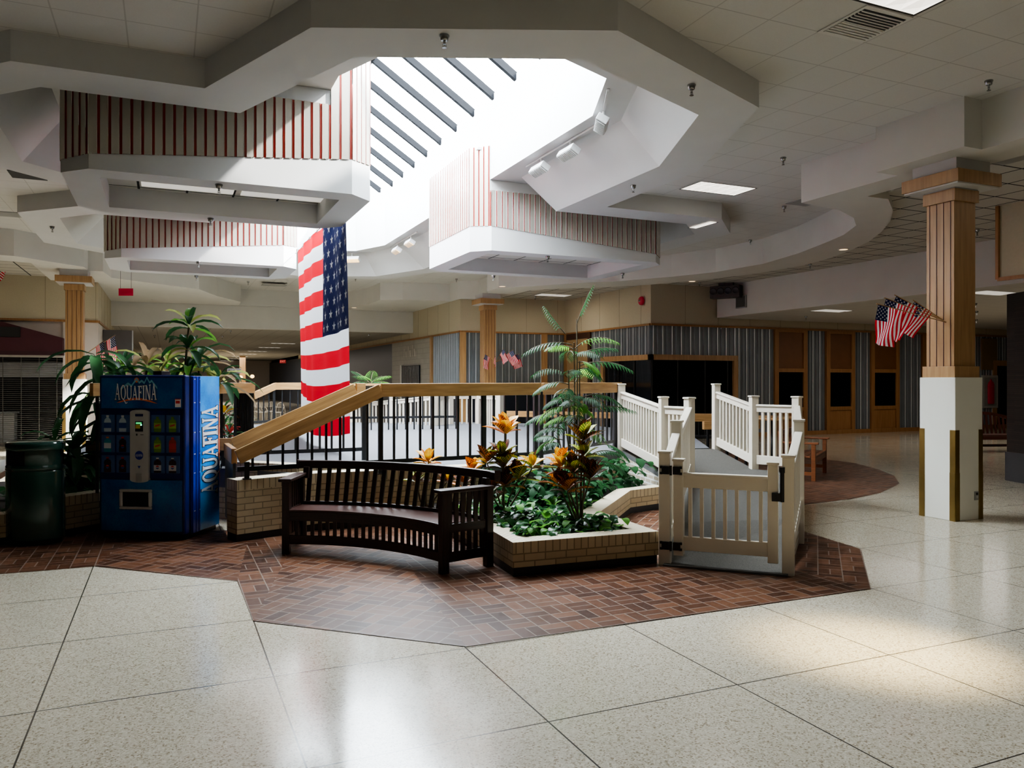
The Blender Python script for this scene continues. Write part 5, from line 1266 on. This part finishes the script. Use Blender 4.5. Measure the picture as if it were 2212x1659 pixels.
# door in the niche
dr=thing('door_1',None,'door',(UC,23.6,0)); dr['kind']='structure'; dr['label']='tan door in a brown frame in the back niche'
if 'category' in dr: del dr['category']
MB().box(UC-.05,UC+.02,22.8,22.98,0,ZT-.05).build('door_frame',plain('brown_frame',(.06,.025,.014),.5),dr); MB().box(UC-.05,UC+.02,24.5,24.68,0,ZT-.05).build('door_frame',K['oakdark'],dr); MB().box(UC-.03,UC+.02,22.98,24.5,0,ZT-.25).build('door_leaf',plain('tan_door',(.36,.24,.12),.5),dr); MB().box(UC-.05,UC+.02,22.98,24.5,ZT-.25,ZT-.05).build('door_head',plain('brown_frame2',(.05,.02,.012),.5),dr)
# grey-tiled wall opening and ghost lettering
sh=thing('shutter_door','narrow dark rolled grille in the grey tiled wall','door',(8.98,30.3,0)); MB().box(8.93,8.99,29.2,31.6,0,2.36).build('dark_opening',K['dark'],sh); mb=MB()
for k in range(16): v=29.25+2.3*k/15; mb.box(8.92,8.935,v-.012,v+.012,0,2.34)
mb.build('grille_bars',K['grey'],sh); MB().box(8.90,8.99,31.6,31.75,0,2.4).build('jamb',K['white2'],sh)
gm=thing('ghost_lettering','faint pale residue of removed sign letters on the grey tiled wall','sign',(8.98,30.6,2.9)); mb=MB(); k_=0
for v_,h_,w_,sl in ((31.5,.34,.06,.05),(31.2,.22,.10,.0),(30.9,.42,.07,.06),(30.62,.26,.16,-.05),(30.3,.46,.07,.05),(30.0,.3,.14,-.08),(29.8,.2,.06,.0)):
    MB().face([(8.985,v_,2.72),(8.985,v_-w_,2.72),(8.985,v_-w_-sl,2.72+h_),(8.985,v_-sl,2.72+h_)]).build('letter_residue',plain('tile_residue',(.55,.53,.48),.7) if 'tile_residue' not in bpy.data.materials else bpy.data.materials['tile_residue'],gm)
# fire extinguisher cabinet, dark door and pillar at right
p=onl(2135,(16,VR),(40,VR)); t=thing('fire_cabinet','white-framed cabinet with a red fire extinguisher, right of the oak column','cabinet',(p.x,VR,1)); MB().box(p.x-.42,p.x+.42,VR-.08,VR+.02,.75,1.95).build('frame',K['ltgrey'],t); MB().box(p.x-.34,p.x+.34,VR-.085,VR-.06,.83,1.87).build('glass_door',K['grey'],t); m=MB(); m.lathe([(.16,.9),(.17,.95),(.17,1.6),(.12,1.7),(.05,1.74),(.05,1.8)],16,(p.x,VR-.1,0),sy=.4); m.build('extinguisher',K['signred'],t)
MB().box(p.x-.42,p.x+.42,VR-.05,VR+.02,2.15,3.3).build('panel_above',plain('tan_panel',(.22,.15,.07),.6),t)
p=onl(2172,(16,VR),(40,VR)); d_=thing('door_2',None,'door',(p.x,VR,0)); d_['kind']='structure'; d_['label']='dark doorway in a wood frame at the far right'

MB().box(p.x-.75,p.x-.55,VR-.06,VR+.02,0,2.3).build('door_frame',K['oakv'],d_); MB().box(p.x-.75,p.x+1.2,VR-.06,VR+.02,2.3,2.5).build('door_head',K['oakv'],d_); MB().box(p.x-.55,p.x+1.2,VR-.03,VR+.02,0,2.3).build('doorway',K['dark'],d_)
p=at(2226,HY,13.5); p.z=0; t=thing('stone_pillar','dark slate-clad pillar on a grey plinth at the right edge','pillar',tuple(p)); X=V((math.cos(.35),math.sin(.35),0)); X=V((.93,-.37,0)); Y=V((.37,.93,0)); MB().obox((p.x,p.y,.25),.56,.5,.5,X,Y).build('plinth',K['slate'],t); MB().obox((p.x,p.y,1.88),.52,.46,2.76,X,Y).build('slate_cladding',K['stone'],t)
# ================================================================ LEFT SHOP: awning, grille
v=VA-.35
aw=thing('awning','peaked burgundy shop awning with a dark panel above the rolling grille','awning',(-5,v,2.4))
pa=onl(138,(-9,VA-.1),(0,VA-.1)); x1=pa.x; pk=onl(8,(-9,VA-.1),(0,VA-.1)).x
def zq(py,x_px): q=at(x_px,py,1); dd=ray(x_px,py); return EYE+dd.z*(v/dd.y)
zb_,ze_,zp_=zq(767,100),zq(730,138),zq(695,20)
xl=2*pk-x1
mb=MB(); front=[(xl,v,zb_),(x1,v,zb_),(x1,v,ze_),(pk,v,zp_),(xl,v,ze_)]; back=[(a,VA+.05,c) for a,b,c in front]
mb.face(front); 
for i in range(5): j=(i+1)%5; mb.face([front[j],front[i],back[i],back[j]])
mb.build('canopy',K['burg'],aw); MB().box(xl,x1,v-.015,v,zb_,zb_+.1).build('valance',plain('dark_burgundy_valance',(.03,.004,.008),.7),aw); MB().box(pk-1.2,pk+.42,v-.03,v-.005,zq(728,20),zq(706,20)).build('dark_panel',K['black'],aw)
gr=thing('rolling_grille','closed silver rolling grille below the burgundy awning','grille',(-5,VA,0))
n=44; s0=MB(); v=VA-.02
for k in range(n+1): z=.05+(zb_-.05)*k/n; s0.box(-12,x1-.05,v-.008,v+.008,z-.006,z+.006)
s0.build('bars',K['chrome'],gr)
s1=MB(); kx=0
xx=-12
while xx<x1: s1.box(xx-.008,xx+.008,v-.012,v+.012,.03,zb_); xx+=.42
s1.build('links',K['chrome'],gr); MB().box(-12,x1,v-.06,v+.03,zb_-.06,zb_).build('head_box',K['ltgrey'],gr); MB().box(-12,x1,v-.03,v+.03,.0,.09).build('bottom_bar',K['chrome'],gr)
MB().box(-12,x1,v+.1,v+.15,1.85,2.25).build('inner_valance',K['grey'],gr)
c=thing('shop_counter','pale shop counter inside the rolling grille','counter',(-6,VA+1,0)); MB().box(-9,pk+.1,VA+.8,VA+1.3,0,.82).build('cabinet',K['ltgrey'],c); MB().box(-9.05,pk+.15,VA+.75,VA+1.35,.82,.87).build('worktop',K['grey'],c)
q=onl(228,(-1.7,VA),(-1.7,60)); t=thing('shop_sign_box','dark projecting sign box on the corridor wall behind the left column','sign',(-1.5,q.y,2.6)); MB().box(-1.75,-.95,VA+1.6,VA+1.9,2.0,3.27).build('box',plain('brown_grey_box',(.07,.06,.055),.6),t); MB().box(-.97,-.93,VA+1.58,VA+1.6,2.0,3.27).build('edge_strip',K['grey'],t)
# ================================================================ BENCHES, TABLE, CHAIRS
def parkbench(name,c,rz,label,L=1.5,mat='redwood',arch=False):
    t=thing(name,label,'bench',c,world=False); t.rotation_euler=(0,0,rz); m=K[mat]
    for x in (-L/2+.04,L/2-.04):
        MB().box(x-.035,x+.035,-.28,-.21,0,.64).build('leg',m,t,.005); MB().bar((x,.24,0),(x,.32,.86),.07,.06,0,(0,1,0)).build('leg',m,t,.005)
        MB().box(x-.05,x+.05,-.33,.28,.64,.675).build('armrest',m,t,.008); MB().box(x-.02,x+.02,-.25,.25,.10,.16).build('side_rail',m,t)
    for k in range(6): MB().box(-L/2+.06,L/2-.06,-.27+.082*k,-.2+.082*k,.405,.43).build('seat_slat',m,t,.003)
    MB().box(-L/2+.05,L/2-.05,-.27,-.235,.31,.40).build('front_rail',m,t); MB().box(-L/2+.05,L/2-.05,.22,.25,.10,.16).build('stretcher',m,t)
    n=14
    for k in range(n):
        x=-L/2+.1+(L-.2)*(k+.5)/n; h=.78+(.14*math.cos(x/L*math.pi) if arch else .02); MB().bar((x,.25,.42),(x,.32,h),.05,.018,0,(0,1,0)).build('back_slat',m,t)
    pts=[(-L/2+.05+(L-.1)*k/12,.325,.80+(.14*math.cos((-.5+k/12)*math.pi) if arch else .02)) for k in range(13)]
    mb=MB()
    for a,b in zip(pts,pts[1:]): mb.bar(a,b,.045,.075)
    mb.build('top_rail',m,t); return t
p=gz(1737,1030,0); dq=(gz(1782,1018,0)-gz(1748,1045,0)); 
e_=gz(1787,1018)-gz(1752,1045); n_=V((-e_.y,e_.x,0)).normalized(); pc_=(gz(1787,1018)+gz(1752,1045))/2+n_*.25
parkbench('garden_bench',tuple(pc_),math.atan2(e_.y,e_.x),'reddish teak bench on the round brick apron, right of the white ramp',1.5)

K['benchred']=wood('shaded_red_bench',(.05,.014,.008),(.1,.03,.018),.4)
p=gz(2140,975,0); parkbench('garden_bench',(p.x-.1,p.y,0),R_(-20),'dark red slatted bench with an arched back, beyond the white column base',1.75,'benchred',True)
# round table and stools seen through the ramp railing
c=at(1668,HY,16.5); c.z=0; t=thing('round_table','round oak-topped table seen through the white ramp railing','table',tuple(c)); MB().lathe([(.0,.93),(.62,.93),(.62,.985),(.6,.99),(.0,.99)],32,tuple(c)).build('tabletop',K['oak'],t); MB().lathe([(.28,0),(.28,.03),(.05,.06),(.05,.93)],16,tuple(c)).build('pedestal',K['steel'],t)
for a_,b_,l in ((at(1519,HY,15.5),at(1640,HY,15.8),'stack of pale oak rail boards ending beside the ramp top, right of the gap'),):
    a_.z=b_.z=0; t=thing('oak_rail_end',l,'railing',tuple(a_))
    MB().bar((a_.x,a_.y,.86),(b_.x,b_.y,.86),.08,.16).build('lower_board',K['oak'],t); MB().bar((a_.x-.1,a_.y+.2,1.0),(b_.x,b_.y+.2,1.0),.08,.14).build('upper_board',K['oak'],t)
    for k in range(6): q=a_.lerp(b_,.08+k*.17); MB().box(q.x-.02,q.x+.02,q.y-.02,q.y+.02,0,.8).build('post',K['steel'],t)
# low bench left edge
c=at(-6,HY,9.6); c.z=0; t=thing('side_bench','brown wooden bench with a pale top at the left edge','bench',tuple(c)); MB().box(c.x-.9,c.x+.05,c.y-.25,c.y+.25,.62,.75).build('pale_top',K['colwhite'],t); MB().box(c.x-.9,c.x+.06,c.y-.26,c.y+.26,.55,.62).build('frame',K['redwood'],t)
for dx in (-.05,-.8): MB().box(c.x+dx-.03,c.x+dx+.06,c.y-.24,c.y-.16,0,.55).build('leg',K['redwood'],t)
def cafe(c,rz,label):
    t=thing('cafe_chair',label,'chair',c,'white cafe chairs beyond the platform',world=False); t.rotation_euler=(0,0,rz); m=K['vinyl']
    for x in (-.19,.19):
        MB().tube([(x*1.15,-.2,0),(x,-.17,.45)],.016,6).build('leg',m,t); MB().tube([(x*1.15,.22,0),(x,.2,.45)],.016,6).build('leg',m,t)
    MB().lathe([(.0,.44),(.22,.44),(.225,.46),(.21,.475),(.0,.475)],20).build('seat',m,t)
    a=[(.24*math.cos(R_(k*18)),.02+.22*math.sin(R_(k*18)),.66-.0*k) for k in range(0,11)]; MB().tube([(.24,-.15,.45)]+a+[(-.24,-.15,.45)],.014,6).build('arm_hoop',m,t)
    b=[(.2*math.cos(R_(k*18)),.2,.46+.40*math.sin(R_(k*18))) for k in range(11)]; MB().tube(b,.015,6).build('back_hoop',m,t)
    mb=MB()
    for x in (-.1,-.03,.04,.1): mb.tube([(x,.2,.46),(x*1.1,.2,.82)],.008,5)
    mb.build('back_spindles',m,t)
for i,(x,tt,rz,l) in enumerate(((553,33,.3,'white bentwood cafe chair beyond the panel, leftmost'),(566,32,.8,'white bentwood cafe chair, second from left beyond the panel'),(584,33,-.3,'white bentwood cafe chair, third from left beyond the panel'),(601,32,-.6,'white bentwood cafe chair nearest the hanging flag'))):
    c=at(x,HY,tt); c.z=0; cafe(tuple(c),rz,l)
# restroom sign and a post with warm lamps in the corridor
K['signw']=emit('pale_sign',(.45,.45,.48),.35)
def textmesh(s,size,name,mat,parent,mw):
    cu=bpy.data.curves.new(name,'FONT'); cu.body=s; cu.size=size; cu.align_x='CENTER'; cu.align_y='CENTER'
    o=bpy.data.objects.new(name+'_src',cu); col.objects.link(o); dg=bpy.context.evaluated_depsgraph_get(); me=bpy.data.meshes.new_from_object(o.evaluated_get(dg)); bpy.data.objects.remove(o); 
    me.materials.clear(); me.materials.append(mat); q=bpy.data.objects.new(name,me); col.objects.link(q); q.parent=parent; q.matrix_world=mw; return q
c=at(506,801,52); t=thing('restroom_sign','pale hanging restroom sign far down the corridor','sign',tuple(c)); MB().obox(c,.92,.04,.32,tuple(Rv),tuple(Fv)).build('panel',K['signw'],t)
o=textmesh('Restrooms',.15,'lettering',K['navy'],t,MX.Identity(4)); o.matrix_parent_inverse=MX.Identity(4); o.location=tuple(V((0,0,0))+Rv*.1-Fv*.03+V((0,0,.03))); o.rotation_euler=(R_(90),0,-YAW)
mb=MB()
for s in (-.36,-.30):
    q=c+Rv*s-Fv*.03+V((0,0,.02)); mb.obox(q,.03,.01,.11,tuple(Rv),tuple(Fv)); mb.obox(q+V((0,0,.075)),.028,.01,.028,tuple(Rv),tuple(Fv))
mb.build('figure_symbols',K['navy'],t); MB().obox(c-Fv*.03-V((0,0,.1)),.6,.01,.02,tuple(Rv),tuple(Fv)).build('red_rule',K['signred'],t)
for x,y,tt,l in ((520,815,58,'warm glowing wall lamp by the far orange post, left one'),(545,813,58,'warm glowing wall lamp far down the corridor, right one')):
    c=at(x,y,tt); t=thing('wall_lamp',l,'light',tuple(c),'warm corridor lamps'); MB().lathe([(.02,-.14),(.13,-.08),(.15,.02),(.1,.1),(.03,.13)],14,tuple(c)).build('globe',K['tracklit'],t); MB().tube([c,c+Fv*.3],.02,6).build('bracket',K['brass'],t)
c=at(524,HY,58.6); c.z=0; t=thing('orange_post','orange wooden post far down the corridor','post',tuple(c)); MB().box(c.x-.2,c.x+.2,c.y-.2,c.y+.2,0,3.6).build('shaft',K['oakv'],t); MB().box(c.x-.28,c.x+.28,c.y-.28,c.y+.28,0,.9).build('base',K['oakdark'],t)
c=at(611,781,45); t=thing('exit_sign','small glowing red exit sign down the corridor','sign',tuple(c)); MB().obox(c,.36,.05,.2,tuple(Rv),tuple(Fv)).build('case',emit('exit_red',(.3,.015,.015),.12),t); o=textmesh('EXIT',.15,'lettering',emit('exit_letters',(1,.2,.16),.5),t,MX.Identity(4)); o.location=tuple(-Fv*.03); o.rotation_euler=(R_(90),0,-YAW)
# ================================================================ LIGHT
W_=bpy.data.worlds.new('overcast_sky'); bpy.context.scene.world=W_; W_.use_nodes=True
bg=W_.node_tree.nodes['Background']; bg.inputs[0].default_value=(.86,.94,1,1); bg.inputs[1].default_value=WORLD
def area(name,loc,rot,sx_,sy_,e,c=(1,1,1),portal=False):
    l=bpy.data.lights.new(name,'AREA'); l.shape='RECTANGLE'; l.size=sx_; l.size_y=sy_; l.energy=e; l.color=c
    if portal: l.cycles.is_portal=True
    o=bpy.data.objects.new(name,l); col.objects.link(o); o.location=loc; o.rotation_euler=rot; return o
area('skylight_portal',(3.58,14.9,8.1),(0,0,0),3.9,15.2,1,portal=True)
sl_=bpy.data.lights.new('sun','SUN'); sl_.energy=SUN; sl_.angle=R_(2.5); sl_.color=(1,.97,.9); so2=bpy.data.objects.new('sun',sl_); col.objects.link(so2); so2.rotation_euler=V((-.70,.33,-.66)).to_track_quat('-Z','Y').to_euler()
area('rear_fill',(3.2,-3.2,5.0),(0,0,0),4.5,3.0,BACK,(.97,.98,1))  # unseen fill added behind the camera to light the front faces
area('ring_fill',(12.2,4.5,4.45),(0,0,0),4.0,6,RFILL,(1,.93,.82)); area('left_shop_light',(-6.5,20.8,4.45),(0,0,0),3,3,LFILL,(1,.9,.75)); area('niche_light',(11.2,22.6,4.45),(0,0,0),1.2,.6,NFILL,(1,.9,.75)); area('corridor_fill',(3.6,42,3.5),(0,0,0),4,10,CORR,(1,.95,.88)); area('corridor_mouth_fill',(2.5,31.5,3.5),(0,0,0),5,1.5,CORR*.6,(1,.96,.9)); area('far_corridor_fill',(3.6,62,3.5),(0,0,0),4,10,CORR*4,(1,.95,.88)); area('low_ceiling_light',(20.5,13,3.6),(0,0,0),7,8,LOWF,(1,.93,.84))  # corridor panels are fills added to brighten it, beyond its own strip lights
spt=bpy.data.lights.new('warm_reflection','SPOT'); spt.energy=SPOT; spt.color=(1,.82,.45); spt.spot_size=R_(16); spt.spot_blend=1; spt.shadow_soft_size=.25
so3=bpy.data.objects.new('warm_reflection',spt); col.objects.link(so3); so3.location=(5.6,1.2,4.9); tgt=gz(1900,1405); so3.rotation_euler=(tgt-V(so3.location)).to_track_quat('-Z','Y').to_euler()
# ================================================================ CAMERA
cm=bpy.data.cameras.new('camera'); cm.sensor_width=36; cm.sensor_fit='HORIZONTAL'; cm.lens=F_/2212*36; cm.shift_y=-(829.5-HY)/2212; cm.clip_end=300; cm.clip_start=.05
co=bpy.data.objects.new('camera',cm); col.objects.link(co); co.location=(0,0,EYE); co.rotation_euler=(R_(90),0,-YAW); bpy.context.scene.camera=co
sc=bpy.context.scene; sc.view_settings.view_transform=VT; sc.view_settings.look=LOOK; sc.view_settings.exposure=EXPO; sc.view_settings.gamma=1
sc.cycles.max_bounces=8; sc.cycles.diffuse_bounces=5; sc.cycles.glossy_bounces=3; sc.cycles.transparent_max_bounces=12; sc.cycles.caustics_reflective=False; sc.cycles.caustics_refractive=False; sc.cycles.sample_clamp_indirect=6
for o in list(bpy.data.objects):
    if '_w' in o: del o['_w']
